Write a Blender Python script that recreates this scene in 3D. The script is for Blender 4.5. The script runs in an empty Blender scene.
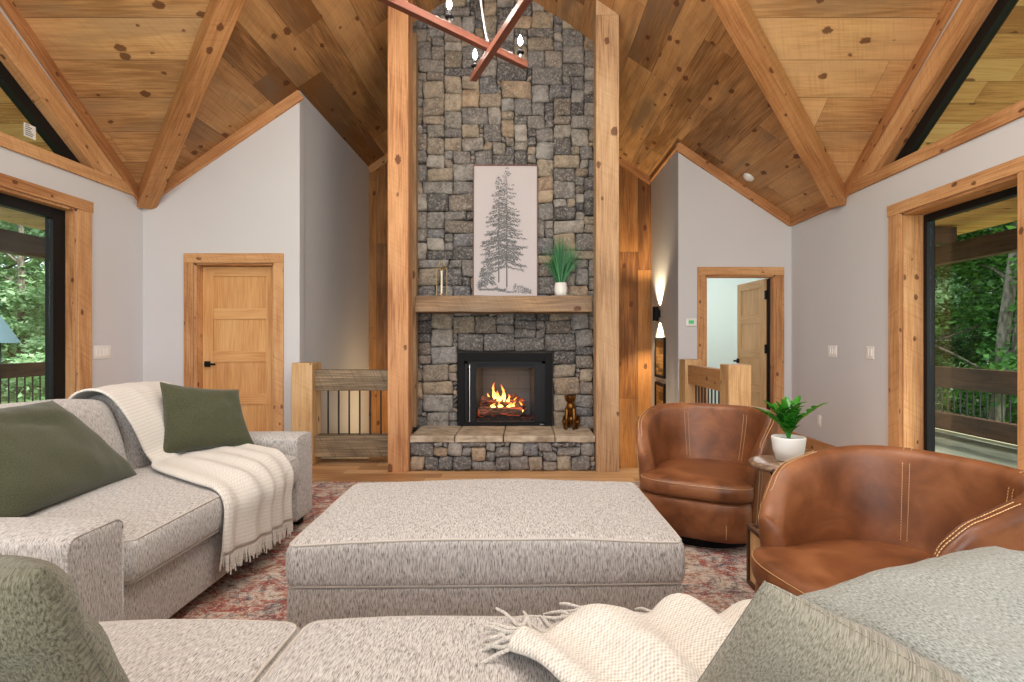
import bpy, bmesh, math, random
from mathutils import Vector, Matrix, noise
from math import sin, cos, pi, sqrt, radians
C = bpy.context.scene.collection
S = bpy.context.scene

# ---------------------------------------------------------------- camera, world, light, exposure
cam = bpy.data.cameras.new('camera'); camo = bpy.data.objects.new('camera', cam); C.objects.link(camo)
camo.location = (0, 0, 1.25); camo.rotation_euler = (pi/2, 0, 0)
cam.sensor_width = 36; cam.lens = 560/1024*36; cam.shift_x = -14/1024; cam.clip_start = .02; cam.clip_end = 300
S.camera = camo
S.view_settings.view_transform = 'Standard'; S.view_settings.look = 'None'
S.view_settings.exposure = 0.47; S.view_settings.gamma = 1; S.view_settings.use_curve_mapping = False
try:
    S.cycles.use_denoising = True; S.cycles.max_bounces = 8; S.cycles.diffuse_bounces = 4
    S.cycles.transparent_max_bounces = 16; S.cycles.sample_clamp_indirect = 6
    S.cycles.caustics_reflective = False; S.cycles.caustics_refractive = False
except Exception: pass
W = bpy.data.worlds.new('overcast_sky'); S.world = W; W.use_nodes = True
W.node_tree.nodes['Background'].inputs[0].default_value = (.80, .92, 1, 1)
W.node_tree.nodes['Background'].inputs[1].default_value = 1.9

def lamp(name, kind, loc, power, col=(1, 1, 1), size=.1, rot=(0, 0, 0), size_y=None, spot=None, blend=.5, angle=None):
    l = bpy.data.lights.new(name, kind); l.energy = power; l.color = col
    if kind == 'AREA':
        l.size = size
        if size_y: l.shape = 'RECTANGLE'; l.size_y = size_y
        else: l.shape = 'DISK'
    elif kind == 'SUN': l.angle = angle or .05
    else: l.shadow_soft_size = size
    if kind == 'SPOT': l.spot_size = spot; l.spot_blend = blend
    o = bpy.data.objects.new(name, l); C.objects.link(o); o.location = loc; o.rotation_euler = rot
    return o
lamp('sun', 'SUN', (20, 0, 30), 6.5, (1, .95, .86), rot=(radians(18), radians(42), 0), angle=.3)
# added area light at the unseen back opening, soft fill from behind the camera
lamp('back_fill', 'AREA', (-.3, -2.85, 1.75), 175, (.93, .96, 1), size=5.2, size_y=2.6, rot=(radians(97), 0, 0))
# added fill lights below the unseen part of the ceiling, without fixtures
for (lx, ly, lz, rx_, ry_, lp) in ((-2.4, .4, 3.3, 0, .3, 20), (1.6, .4, 3.3, 0, -.3, 20), (-1.2, 1.6, 4.2, .35, .1, 34), (.5, 1.6, 4.2, .35, -.1, 34), (-2.3, -1.4, 3.6, 0, .2, 20), (1.4, -1.4, 3.6, 0, -.2, 20), (-1.0, 3.3, 4.6, .5, -.15, 14), (.25, 3.3, 4.6, .5, .15, 14)):
    lamp('ceiling_fill', 'AREA', (lx, ly, lz), lp, (1, .97, .93), size=.6, rot=(rx_, ry_, 0))

# ---------------------------------------------------------------- node helper
def lin(r, g, b):
    f = lambda c: ((c/255+.055)/1.055)**2.4 if c > 10 else c/255/12.92
    return (f(r), f(g), f(b), 1)
class N:
    def __init__(s, name):
        s.m = bpy.data.materials.new(name); s.m.use_nodes = True; s.t = s.m.node_tree
        s.b = s.t.nodes['Principled BSDF']; s.out = s.t.nodes['Material Output']
    def n(s, typ, **kw):
        x = s.t.nodes.new(typ)
        for k, v in kw.items(): setattr(x, k, v)
        return x
    def put(s, sock, v):
        if isinstance(v, bpy.types.NodeSocket): s.t.links.new(v, sock)
        else:
            if hasattr(sock.default_value, '__len__') and not hasattr(v, '__len__'): v = (v,)*len(sock.default_value)
            sock.default_value = v
    def math(s, op, a, b=0.0, c=None):
        x = s.n('ShaderNodeMath', operation=op); s.put(x.inputs[0], a); s.put(x.inputs[1], b)
        if c is not None: s.put(x.inputs[2], c)
        return x.outputs[0]
    def mix(s, f, a, b, mode='MIX'):
        x = s.n('ShaderNodeMix', data_type='RGBA', blend_type=mode)
        s.put(x.inputs[0], f); s.put(x.inputs[6], a); s.put(x.inputs[7], b); return x.outputs[2]
    def ramp(s, f, stops, interp='LINEAR'):
        x = s.n('ShaderNodeValToRGB'); x.color_ramp.interpolation = interp; e = x.color_ramp.elements
        while len(e) < len(stops): e.new(.5)
        for i, (p, c) in enumerate(stops):
            e[i].position = p; e[i].color = c if hasattr(c, '__len__') else (c, c, c, 1)
        s.put(x.inputs[0], f); return x.outputs[0]
    def mr(s, f, a, b, c=0., d=1.):
        x = s.n('ShaderNodeMapRange'); s.put(x.inputs[0], f)
        for i, v in enumerate((a, b, c, d)): x.inputs[i+1].default_value = v
        return x.outputs[0]
    def xyz(s, x=0., y=0., z=0.):
        q = s.n('ShaderNodeCombineXYZ'); s.put(q.inputs[0], x); s.put(q.inputs[1], y); s.put(q.inputs[2], z); return q.outputs[0]
    def sep(s, v):
        q = s.n('ShaderNodeSeparateXYZ'); s.put(q.inputs[0], v); return q.outputs
    def noise(s, v, scale=1., detail=3., rough=.5, dist=0.):
        q = s.n('ShaderNodeTexNoise'); s.put(q.inputs['Vector'], v); q.inputs['Scale'].default_value = scale
        q.inputs['Detail'].default_value = detail; q.inputs['Roughness'].default_value = rough; q.inputs['Distortion'].default_value = dist
        return q.outputs[0]
    def white(s, v):
        q = s.n('ShaderNodeTexWhiteNoise', noise_dimensions='3D'); s.put(q.inputs['Vector'], v); return q.outputs[0]
    def vor(s, v, scale=1., feature='F1', flat_=False):
        q = s.n('ShaderNodeTexVoronoi', feature=feature, voronoi_dimensions='2D' if flat_ else '3D'); s.put(q.inputs['Vector'], v); q.inputs['Scale'].default_value = scale
        return q.outputs
    def uv(s): return s.n('ShaderNodeTexCoord').outputs['UV']
    def obj(s): return s.n('ShaderNodeTexCoord').outputs['Object']
    def rnd(s): return s.n('ShaderNodeObjectInfo').outputs['Random']
    def scale(s, v, k):
        q = s.n('ShaderNodeVectorMath', operation='MULTIPLY'); s.put(q.inputs[0], v); q.inputs[1].default_value = k; return q.outputs[0]
    def bump(s, h, strength=.3, dist=.01):
        q = s.n('ShaderNodeBump'); s.put(q.inputs['Height'], h); q.inputs['Strength'].default_value = strength
        q.inputs['Distance'].default_value = dist; s.t.links.new(q.outputs[0], s.b.inputs['Normal'])
    def col(s, c): s.put(s.b.inputs['Base Color'], c); return s
    def set(s, **kw):
        for k, v in kw.items(): s.put(s.b.inputs[k.replace('_', ' ')], v)
        return s

def flat(name, c, rough=.6, metal=0., **kw):
    a = N(name); a.col(c); a.set(Roughness=rough, Metallic=metal, **kw); return a.m

def wood(name, dark, mid, light, plank=None, knots=.5, knot_col=lin(84, 42, 22), gray=0., graycol=lin(120, 105, 90), rough=.62, saw=0., var=.5, gscale=1., knot_size=1.):
    def ds(c, k=.93): l = .25*c[0]+.6*c[1]+.15*c[2]; return tuple(l+(q-l)*k for q in c[:3])+(1,)
    dark, mid, light, graycol = ds(dark), ds(mid), ds(light), ds(graycol)
    """uv.x runs along the grain in metres, uv.y across"""
    a = N(name); u, v, _ = a.sep(a.uv()); r = a.rnd()
    seam = None; tone = r
    if plank:
        w, L = plank
        i = a.math('FLOOR', a.math('DIVIDE', v, w)); fr = a.math('FRACT', a.math('DIVIDE', v, w))
        off = a.white(a.xyz(i, 3.7, 1.))
        uu = a.math('ADD', a.math('DIVIDE', u, L), a.math('MULTIPLY', off, 7.3))
        j = a.math('FLOOR', uu); fu = a.math('FRACT', uu)
        tone = a.white(a.xyz(i, j, 2.3))
        ev = a.math('MULTIPLY', a.math('MINIMUM', fr, a.math('SUBTRACT', 1., fr)), w)
        eu = a.math('MULTIPLY', a.math('MINIMUM', fu, a.math('SUBTRACT', 1., fu)), L)
        seam = a.mr(a.math('MINIMUM', ev, a.math('MULTIPLY', eu, 1.3)), 0., .0045)
    t2 = a.math('MULTIPLY', tone, 37.)
    warp = a.noise(a.xyz(a.math('MULTIPLY', u, .9), a.math('MULTIPLY', v, 3.), t2), 1., 2.)
    vw = a.math('ADD', v, a.math('MULTIPLY', warp, .22))
    g1 = a.noise(a.xyz(a.math('MULTIPLY', u, .8*gscale), a.math('MULTIPLY', vw, 13.*gscale), t2), 1.6, 6., .7)
    g2 = a.noise(a.xyz(a.math('MULTIPLY', u, 3.), a.math('MULTIPLY', v, 90.), t2), 1., 2.)
    g3 = a.noise(a.xyz(u, a.math('MULTIPLY', v, 2.2), t2), 1.3, 2.)
    f = a.math('ADD', a.math('MULTIPLY', g1, .55), a.math('MULTIPLY', g2, .45))
    f = a.math('ADD', f, a.math('MULTIPLY', a.math('SUBTRACT', g3, .5), .5))
    f = a.math('ADD', f, a.math('MULTIPLY', a.math('SUBTRACT', tone, .5), var*.45))
    c = a.ramp(f, [(.3, dark), (.5, mid), (.72, light)])
    if gray > 0:
        gm = a.math('MULTIPLY', a.mr(a.noise(a.xyz(a.math('MULTIPLY', u, .7), a.math('MULTIPLY', v, 3.5), a.math('ADD', t2, 5.)), 1.4, 4.), .45, .62), gray)
        gm = a.math('MULTIPLY', gm, a.mr(a.white(a.xyz(tone, 1.7, 9.)), .2, .9, .25, 1.))
        c = a.mix(gm, c, graycol)
    if knots > 0:
        vo = a.vor(a.xyz(a.math('ADD', a.math('MULTIPLY', u, 3.4/knot_size), a.math('MULTIPLY', t2, 3.)), a.math('MULTIPLY', v, 5.4/knot_size), 0.), 1., flat_=True)
        ks = a.sep(vo['Color'])
        rad = a.math('MULTIPLY', a.mr(ks[0], 1.-knots, 1.), .17)
        dd = a.math('ADD', vo['Distance'], a.math('MULTIPLY', a.noise(a.xyz(a.math('MULTIPLY', u, 30.), a.math('MULTIPLY', v, 40.), 0.), 1., 2.), .16))
        dd = a.math('SUBTRACT', dd, a.math('ADD', rad, .055))
        k = a.mr(dd, 0., .035, 1., 0.)
        k = a.math('MULTIPLY', k, a.mr(ks[0], 1.-knots, 1.-knots+.12))
        c = a.mix(a.math('MULTIPLY', k, .8), c, knot_col)
    h = a.math('ADD', a.math('MULTIPLY', g1, .5), a.math('MULTIPLY', g2, .3))
    if saw > 0:
        q = a.noise(a.xyz(a.math('ADD', a.math('MULTIPLY', u, 55.), a.math('MULTIPLY', v, 28.)), a.math('MULTIPLY', v, 3.), t2), 1., 2.)
        sm = a.mr(q, .52, .68)
        c = a.mix(a.math('MULTIPLY', sm, saw), c, a.mix(.5, c, dark))
        h = a.math('ADD', h, a.math('MULTIPLY', q, saw))
    if seam is not None:
        c = a.mix(a.math('SUBTRACT', 1., seam), c, a.mix(.65, c, (.02, .01, .005, 1)))
        h = a.math('ADD', h, a.math('MULTIPLY', seam, 1.5))
    a.col(c); a.set(Roughness=rough); a.b.inputs['Specular IOR Level'].default_value = .3
    a.bump(h, .25, .006); return a.m

def fabric(name, c1, c2, c3, streak=(900, 90), rough=.95, bs=.5, thr=.5):
    a = N(name); u, v, _ = a.sep(a.uv())
    q = a.noise(a.xyz(a.math('MULTIPLY', u, streak[0]), a.math('MULTIPLY', v, streak[1]), a.rnd()), .33, 2., .7)
    q2 = a.noise(a.xyz(a.math('MULTIPLY', u, 700.), a.math('MULTIPLY', v, 700.), 0.), .5, 1.)
    big = a.noise(a.xyz(u, v, a.rnd()), 5., 2.)
    c = a.ramp(q, [(thr-.16, c1), (thr-.02, c2), (thr+.16, c3)])
    c = a.mix(a.math('MULTIPLY', big, .18), c, c2)
    a.col(c); a.set(Roughness=rough, Sheen_Weight=.25); a.b.inputs['Specular IOR Level'].default_value = .1
    a.bump(a.math('ADD', q, a.math('MULTIPLY', q2, .6)), bs, .004); return a.m

M = {}
M['wall'] = None
a = N('painted_plaster'); a.col(a.mix(a.noise(a.obj(), 1.1, 2.), lin(205, 204, 206), lin(213, 212, 214))); a.set(Roughness=.85)
a.bump(a.noise(a.obj(), 90., 2.), .05, .002); M['wall'] = a.m
M['ceil'] = wood('pine_ceiling_boards', lin(156, 112, 66), lin(202, 154, 98), lin(222, 178, 122), (.334, 5.2), knots=.5, knot_size=1.15, gray=.6, graycol=lin(150, 122, 92), saw=.4, var=.7)
M['ceil2'] = wood('pine_ceiling_boards_shaded', lin(132, 90, 48), lin(184, 134, 80), lin(208, 160, 104), (.30, 2.6), knots=.48, knot_size=1.15, gray=.8, graycol=lin(130, 104, 80), saw=.4, var=1.0)  # long gable's pine made darker: its dimmer light is put into the colour
M['paneling'] = wood('wood_wall_paneling', lin(110, 66, 28), lin(160, 104, 48), lin(188, 130, 68), (.28, 2.2), knots=.3, gray=.2, saw=.2, var=.8)
M['trim'] = wood('pine_trim', lin(150, 96, 52), lin(192, 134, 82), lin(214, 160, 106), knots=.35, saw=.5, var=.5, knot_size=.6)
M['casing'] = wood('pine_casing', lin(158, 104, 58), lin(202, 148, 94), lin(222, 174, 120), knots=.3, saw=.6, var=.4, knot_size=.6)
M['beam'] = wood('hewn_beam', lin(150, 98, 52), lin(190, 134, 80), lin(210, 158, 102), knots=.45, saw=.5, var=.3, knot_size=.8)
M['post'] = wood('timber_post', lin(150, 92, 52), lin(206, 148, 96), lin(224, 172, 120), knots=.25, saw=.25, var=.2, gray=.25, graycol=lin(130, 78, 42), gscale=.9)
M['post2'] = wood('weathered_timber_post', lin(120, 88, 58), lin(178, 138, 98), lin(202, 166, 124), knots=.3, saw=.3, var=.2, gray=.6, graycol=lin(128, 110, 90), gscale=.9)
M['mantel'] = wood('rough_sawn_mantel', lin(120, 92, 64), lin(168, 134, 98), lin(196, 164, 126), knots=.35, saw=.8, gray=.6, graycol=lin(134, 118, 100))
M['rail'] = wood('grey_rough_sawn_rail', lin(84, 68, 50), lin(140, 120, 94), lin(196, 170, 134), knots=.2, saw=1., gray=.5, graycol=lin(128, 116, 98), var=.3)
M['newel'] = wood('pine_newel', lin(168, 124, 74), lin(208, 164, 110), lin(226, 188, 138), knots=.4, saw=.3, var=.2, knot_size=.7)
M['floor'] = wood('oak_floor_planks', lin(156, 108, 64), lin(196, 146, 94), lin(216, 170, 118), (.16, 1.9), knots=.12, var=.9, rough=.35)
M['door'] = wood('fir_door', lin(186, 126, 66), lin(212, 156, 94), lin(226, 176, 116), knots=0, var=.25, rough=.45, gscale=1.4)
M['door2'] = wood('pale_fir_door', lin(190, 146, 92), lin(212, 170, 116), lin(224, 186, 136), knots=0, var=.25, rough=.45, gscale=1.4)
M['soffit'] = wood('porch_ceiling_pine', lin(180, 116, 60), lin(222, 158, 92), lin(236, 184, 120), (.2, 3.2), knots=.4, var=.8)
M['porchbeam'] = wood('stained_porch_beam', lin(52, 34, 22), lin(84, 56, 38), lin(104, 74, 52), knots=.1, var=.3)
M['deck'] = wood('deck_boards', lin(92, 96, 82), lin(128, 132, 116), lin(150, 152, 136), (.14, 3.6), knots=.05, var=.6, rough=.7)
M['redwood'] = wood('red_brown_stick', lin(84, 46, 34), lin(118, 68, 52), lin(140, 86, 66), knots=0, var=.2, rough=.4)
M['black'] = flat('black_metal', (.006, .006, .0065, 1), .7, Specular_IOR_Level=.2)
M['frame'] = flat('black_window_frame', (.006, .006, .007, 1), .5, Specular_IOR_Level=.25)
M['rod'] = flat('black_baluster', (.02, .018, .017, 1), .5)
M['white'] = flat('white_plastic', lin(236, 234, 230), .4)
M['silver'] = flat('brushed_silver', (.6, .6, .62, 1), .3, 1.)
M['green_lcd'] = flat('green_screen', lin(60, 150, 96), .4, Emission_Color=lin(60, 170, 100), Emission_Strength=.4)
M['room2'] = flat('pale_green_plaster', lin(214, 226, 222), .85)
a = N('window_glass'); a.t.nodes.remove(a.b)
tr = a.n('ShaderNodeBsdfTransparent'); gl = a.n('ShaderNodeBsdfGlossy'); gl.inputs['Roughness'].default_value = 0.0
tr.inputs[0].default_value = (.93, .95, .94, 1)
lw = a.n('ShaderNodeLayerWeight'); fz = a.math('ADD', a.math('MULTIPLY', a.math('POWER', lw.outputs['Facing'], 5.), .8), .03); mx = a.n('ShaderNodeMixShader')
a.t.links.new(fz, mx.inputs[0]); a.t.links.new(tr.outputs[0], mx.inputs[1]); a.t.links.new(gl.outputs[0], mx.inputs[2])
a.t.links.new(mx.outputs[0], a.out.inputs[0]); M['glass'] = a.m
# stone: each stone's own colour comes from the colour attribute
a = N('field_stone'); at = a.n('ShaderNodeVertexColor'); at.layer_name = 'Col'
n1 = a.noise(a.obj(), 9., 6., .65); n2 = a.noise(a.obj(), 42., 5., .7)
c = a.mix(a.mr(n1, .38, .66, 0., .95), at.outputs[0], a.mix(.62, at.outputs[0], lin(44, 42, 41)))
c = a.mix(a.mr(n2, .48, .68, 0., .65), c, lin(186, 178, 166)); a.col(c); a.set(Roughness=.9)
a.bump(a.math('ADD', n1, a.math('MULTIPLY', n2, .6)), .9, .02); M['stone'] = a.m
a = N('mortar'); a.col(lin(66, 60, 54)); a.set(Roughness=.95); a.bump(a.noise(a.obj(), 60., 3.), .5, .01); M['mortar'] = a.m
a = N('hearth_slab'); n1 = a.noise(a.obj(), 7., 5., .6)
a.col(a.ramp(n1, [(.3, lin(128, 112, 92)), (.5, lin(172, 156, 134)), (.7, lin(194, 180, 158))])); a.set(Roughness=.8)
a.bump(n1, .5, .02); M['slab'] = a.m
M['sofa'] = fabric('heathered_grey_upholstery', lin(84, 79, 73), lin(166, 160, 154), lin(206, 202, 197), streak=(1100, 140), thr=.475)
M['piping'] = flat('light_piping', lin(184, 176, 166), .9)
M['green'] = fabric('olive_green_cotton', lin(56, 56, 38), lin(68, 69, 49), lin(78, 80, 58), streak=(500, 500), bs=.15)
M['olive'] = fabric('olive_grey_weave', lin(92, 88, 74), lin(128, 123, 108), lin(152, 147, 132), streak=(1500, 500), bs=.6)
M['darkolive'] = fabric('dark_olive_weave', lin(62, 60, 46), lin(98, 95, 78), lin(122, 118, 100), streak=(1300, 420), bs=.6)
M['bluegrey'] = fabric('blue_grey_weave', lin(100, 102, 94), lin(138, 140, 132), lin(166, 168, 162), streak=(1400, 420), bs=.6)
a = N('cream_waffle_knit'); u, v, _ = a.sep(a.uv())
wf = a.math('MULTIPLY', a.math('SINE', a.math('MULTIPLY', u, 640.)), a.math('SINE', a.math('MULTIPLY', v, 640.)))
rb = a.math('SINE', a.math('MULTIPLY', u, 320.))
nz = a.noise(a.uv(), 160., 3.)
hh = a.math('ADD', a.math('ADD', a.math('MULTIPLY', wf, .5), a.math('MULTIPLY', rb, .12)), nz)
a.col(a.ramp(hh, [(.0, lin(184, 175, 163)), (.5, lin(218, 211, 200)), (1., lin(232, 227, 218))])); a.set(Roughness=.95, Sheen_Weight=.3)
a.bump(hh, .55, .006); M['knit'] = a.m
a = N('brown_leather'); o_ = a.obj(); n1 = a.noise(o_, 4.5, 4., .6, .4); n2 = a.noise(o_, 160., 3.)
a.col(a.ramp(n1, [(.28, lin(80, 44, 22)), (.5, lin(120, 71, 39)), (.74, lin(148, 95, 57))])); a.set(Roughness=a.mr(n1, .3, .7, .38, .52))
a.bump(a.math('ADD', n1, a.math('MULTIPLY', n2, .35)), .16, .008); M['leather'] = a.m
M['stitch'] = flat('tan_thread', lin(208, 170, 122), .8)
M['suede'] = flat('taupe_leather_back', lin(122, 88, 62), .7)
a = N('distressed_rug'); u, v, _ = a.sep(a.obj())
m1 = a.noise(a.xyz(u, v, 0.), 4.2, 8., .82, .8); m2 = a.noise(a.xyz(a.math('MULTIPLY', u, .7), v, 3.), 9., 8., .85, .6); m3 = a.noise(a.xyz(a.math('MULTIPLY', u, .6), v, 9.), 26., 5., .85)
c = a.ramp(m1, [(.38, lin(58, 62, 74)), (.45, lin(140, 128, 120)), (.51, lin(200, 188, 174)), (.58, lin(172, 146, 122)), (.66, lin(100, 72, 64))])
c = a.mix(a.mr(m2, .485, .55, 0., .92), c, lin(148, 62, 48)); c = a.mix(a.mr(m3, .52, .62, 0., .8), c, lin(66, 56, 62))
c = a.mix(a.mr(a.noise(a.xyz(u, v, 20.), 60., 3., .8), .55, .65, 0., .7), c, lin(226, 216, 206))
a.col(c); a.set(Roughness=1.); a.bump(m3, .6, .01); M['rug'] = a.m
M['leaf'] = None
def leafmat(name, c1, c2, trans=.3, rough=.5):
    a = N(name); g = a.n('ShaderNodeNewGeometry'); r = g.outputs['Random Per Island']
    a.col(a.mix(r, c1, c2)); a.set(Roughness=rough)
    if trans:
        t = a.n('ShaderNodeBsdfTranslucent'); a.put(t.inputs[0], a.mix(r, c1, c2)); mx = a.n('ShaderNodeMixShader'); mx.inputs[0].default_value = trans
        a.t.links.new(a.b.outputs[0], mx.inputs[1]); a.t.links.new(t.outputs[0], mx.inputs[2]); a.t.links.new(mx.outputs[0], a.out.inputs[0])
    return a.m
M['leafA'] = leafmat('bright_tree_leaves', lin(122, 168, 112), lin(204, 226, 188), .45)
M['leafB'] = leafmat('deep_tree_leaves', lin(44, 92, 34), lin(104, 156, 72))
M['leafC'] = leafmat('hemlock_leaves', lin(40, 78, 44), lin(84, 124, 78))
M['zz'] = leafmat('glossy_plant_leaves', lin(28, 92, 22), lin(64, 146, 42), .12, .25)
M['grassblade'] = leafmat('grass_blades', lin(34, 104, 62), lin(92, 156, 104), .12, .4)
a = N('bark'); a.col(a.ramp(a.noise(a.scale(a.obj(), (6, 6, 1.5)), 3., 4.), [(.35, lin(74, 66, 58)), (.65, lin(136, 128, 116))])); a.set(Roughness=.9); M['bark'] = a.m
a = N('forest_ground'); a.col(a.ramp(a.noise(a.obj(), .9, 6., .7), [(.35, lin(84, 104, 62)), (.5, lin(138, 156, 104)), (.62, lin(176, 160, 126))])); a.set(Roughness=1.); M['ground'] = a.m
a = N('brown_marble'); n1 = a.noise(a.obj(), 14., 6., .7, 1.); a.col(a.ramp(n1, [(.35, lin(70, 50, 38)), (.5, lin(128, 100, 78)), (.65, lin(182, 158, 134))])); a.set(Roughness=.35); M['marble'] = a.m
M['bronze'] = flat('antique_bronze', lin(116, 78, 38), .3, 1.)
M['copper'] = flat('copper', lin(190, 110, 66), .3, 1.)
M['brass'] = flat('brass_wire', lin(196, 166, 110), .35, .8)
M['candle'] = flat('white_candle', lin(238, 232, 222), .5)
M['ceramic'] = flat('white_ceramic', lin(232, 230, 224), .35)
M['canvas'] = flat('canvas', lin(192, 185, 186), .9)
M['ink'] = flat('charcoal_ink', lin(120, 120, 121), .9)
M['ink2'] = flat('dark_charcoal_ink', lin(92, 93, 94), .9)
a = N('bulb_glow'); a.col((1, 1, 1, 1)); a.set(Emission_Color=(1, .96, .9, 1), Emission_Strength=14.); M['bulb'] = a.m
a = N('flame'); o3 = a.sep(a.uv()); a.col((0, 0, 0, 1)); a.set(Emission_Color=a.ramp(o3[1], [(0., (1, .55, .14, 1)), (.45, (1, .42, .07, 1)), (1., (1, .16, .015, 1))]), Emission_Strength=a.mr(o3[1], 0., 1., 5.5, 1.3)); M['flame'] = a.m
a = N('charred_log'); n1 = a.noise(a.scale(a.obj(), (8, 30, 30)), 1., 4., .7)
a.col(a.ramp(n1, [(.35, lin(28, 20, 18)), (.6, lin(120, 84, 66))])); a.set(Roughness=.9, Emission_Color=(1, .09, .02, 1), Emission_Strength=a.mr(n1, .54, .72, 0., .7)); a.bump(n1, 1., .02); M['log'] = a.m
a = N('embers'); n1 = a.noise(a.obj(), 60., 3.); a.col(lin(40, 34, 32)); a.set(Roughness=1., Emission_Color=(1, .1, .02, 1), Emission_Strength=a.mr(n1, .62, .75, 0., .8)); a.bump(n1, 1., .02); M['ember'] = a.m
M['firebrick'] = None
a = N('grey_refractory'); bt = a.n('ShaderNodeTexBrick'); a.put(bt.inputs['Vector'], a.uv()); bt.inputs['Scale'].default_value = 1.; bt.inputs['Brick Width'].default_value = .3; bt.inputs['Row Height'].default_value = .15; bt.inputs['Mortar Size'].default_value = .003
bt.inputs['Color1'].default_value = lin(92, 93, 94); bt.inputs['Color2'].default_value = lin(98, 99, 100); bt.inputs['Mortar'].default_value = lin(78, 78, 78); a.col(bt.outputs[0]); a.set(Roughness=.8); M['firebrick'] = a.m
M['bamboo'] = wood('amber_wood_slab_art', lin(120, 80, 34), lin(176, 126, 64), lin(198, 150, 84), (.05, .5), knots=.2, var=1.)
M['metalroof'] = flat('blue_grey_metal_roof', lin(120, 146, 168), .4)
M['siding'] = flat('dark_siding', lin(58, 66, 76), .8)
M['glassclear'] = M['glass']

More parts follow.
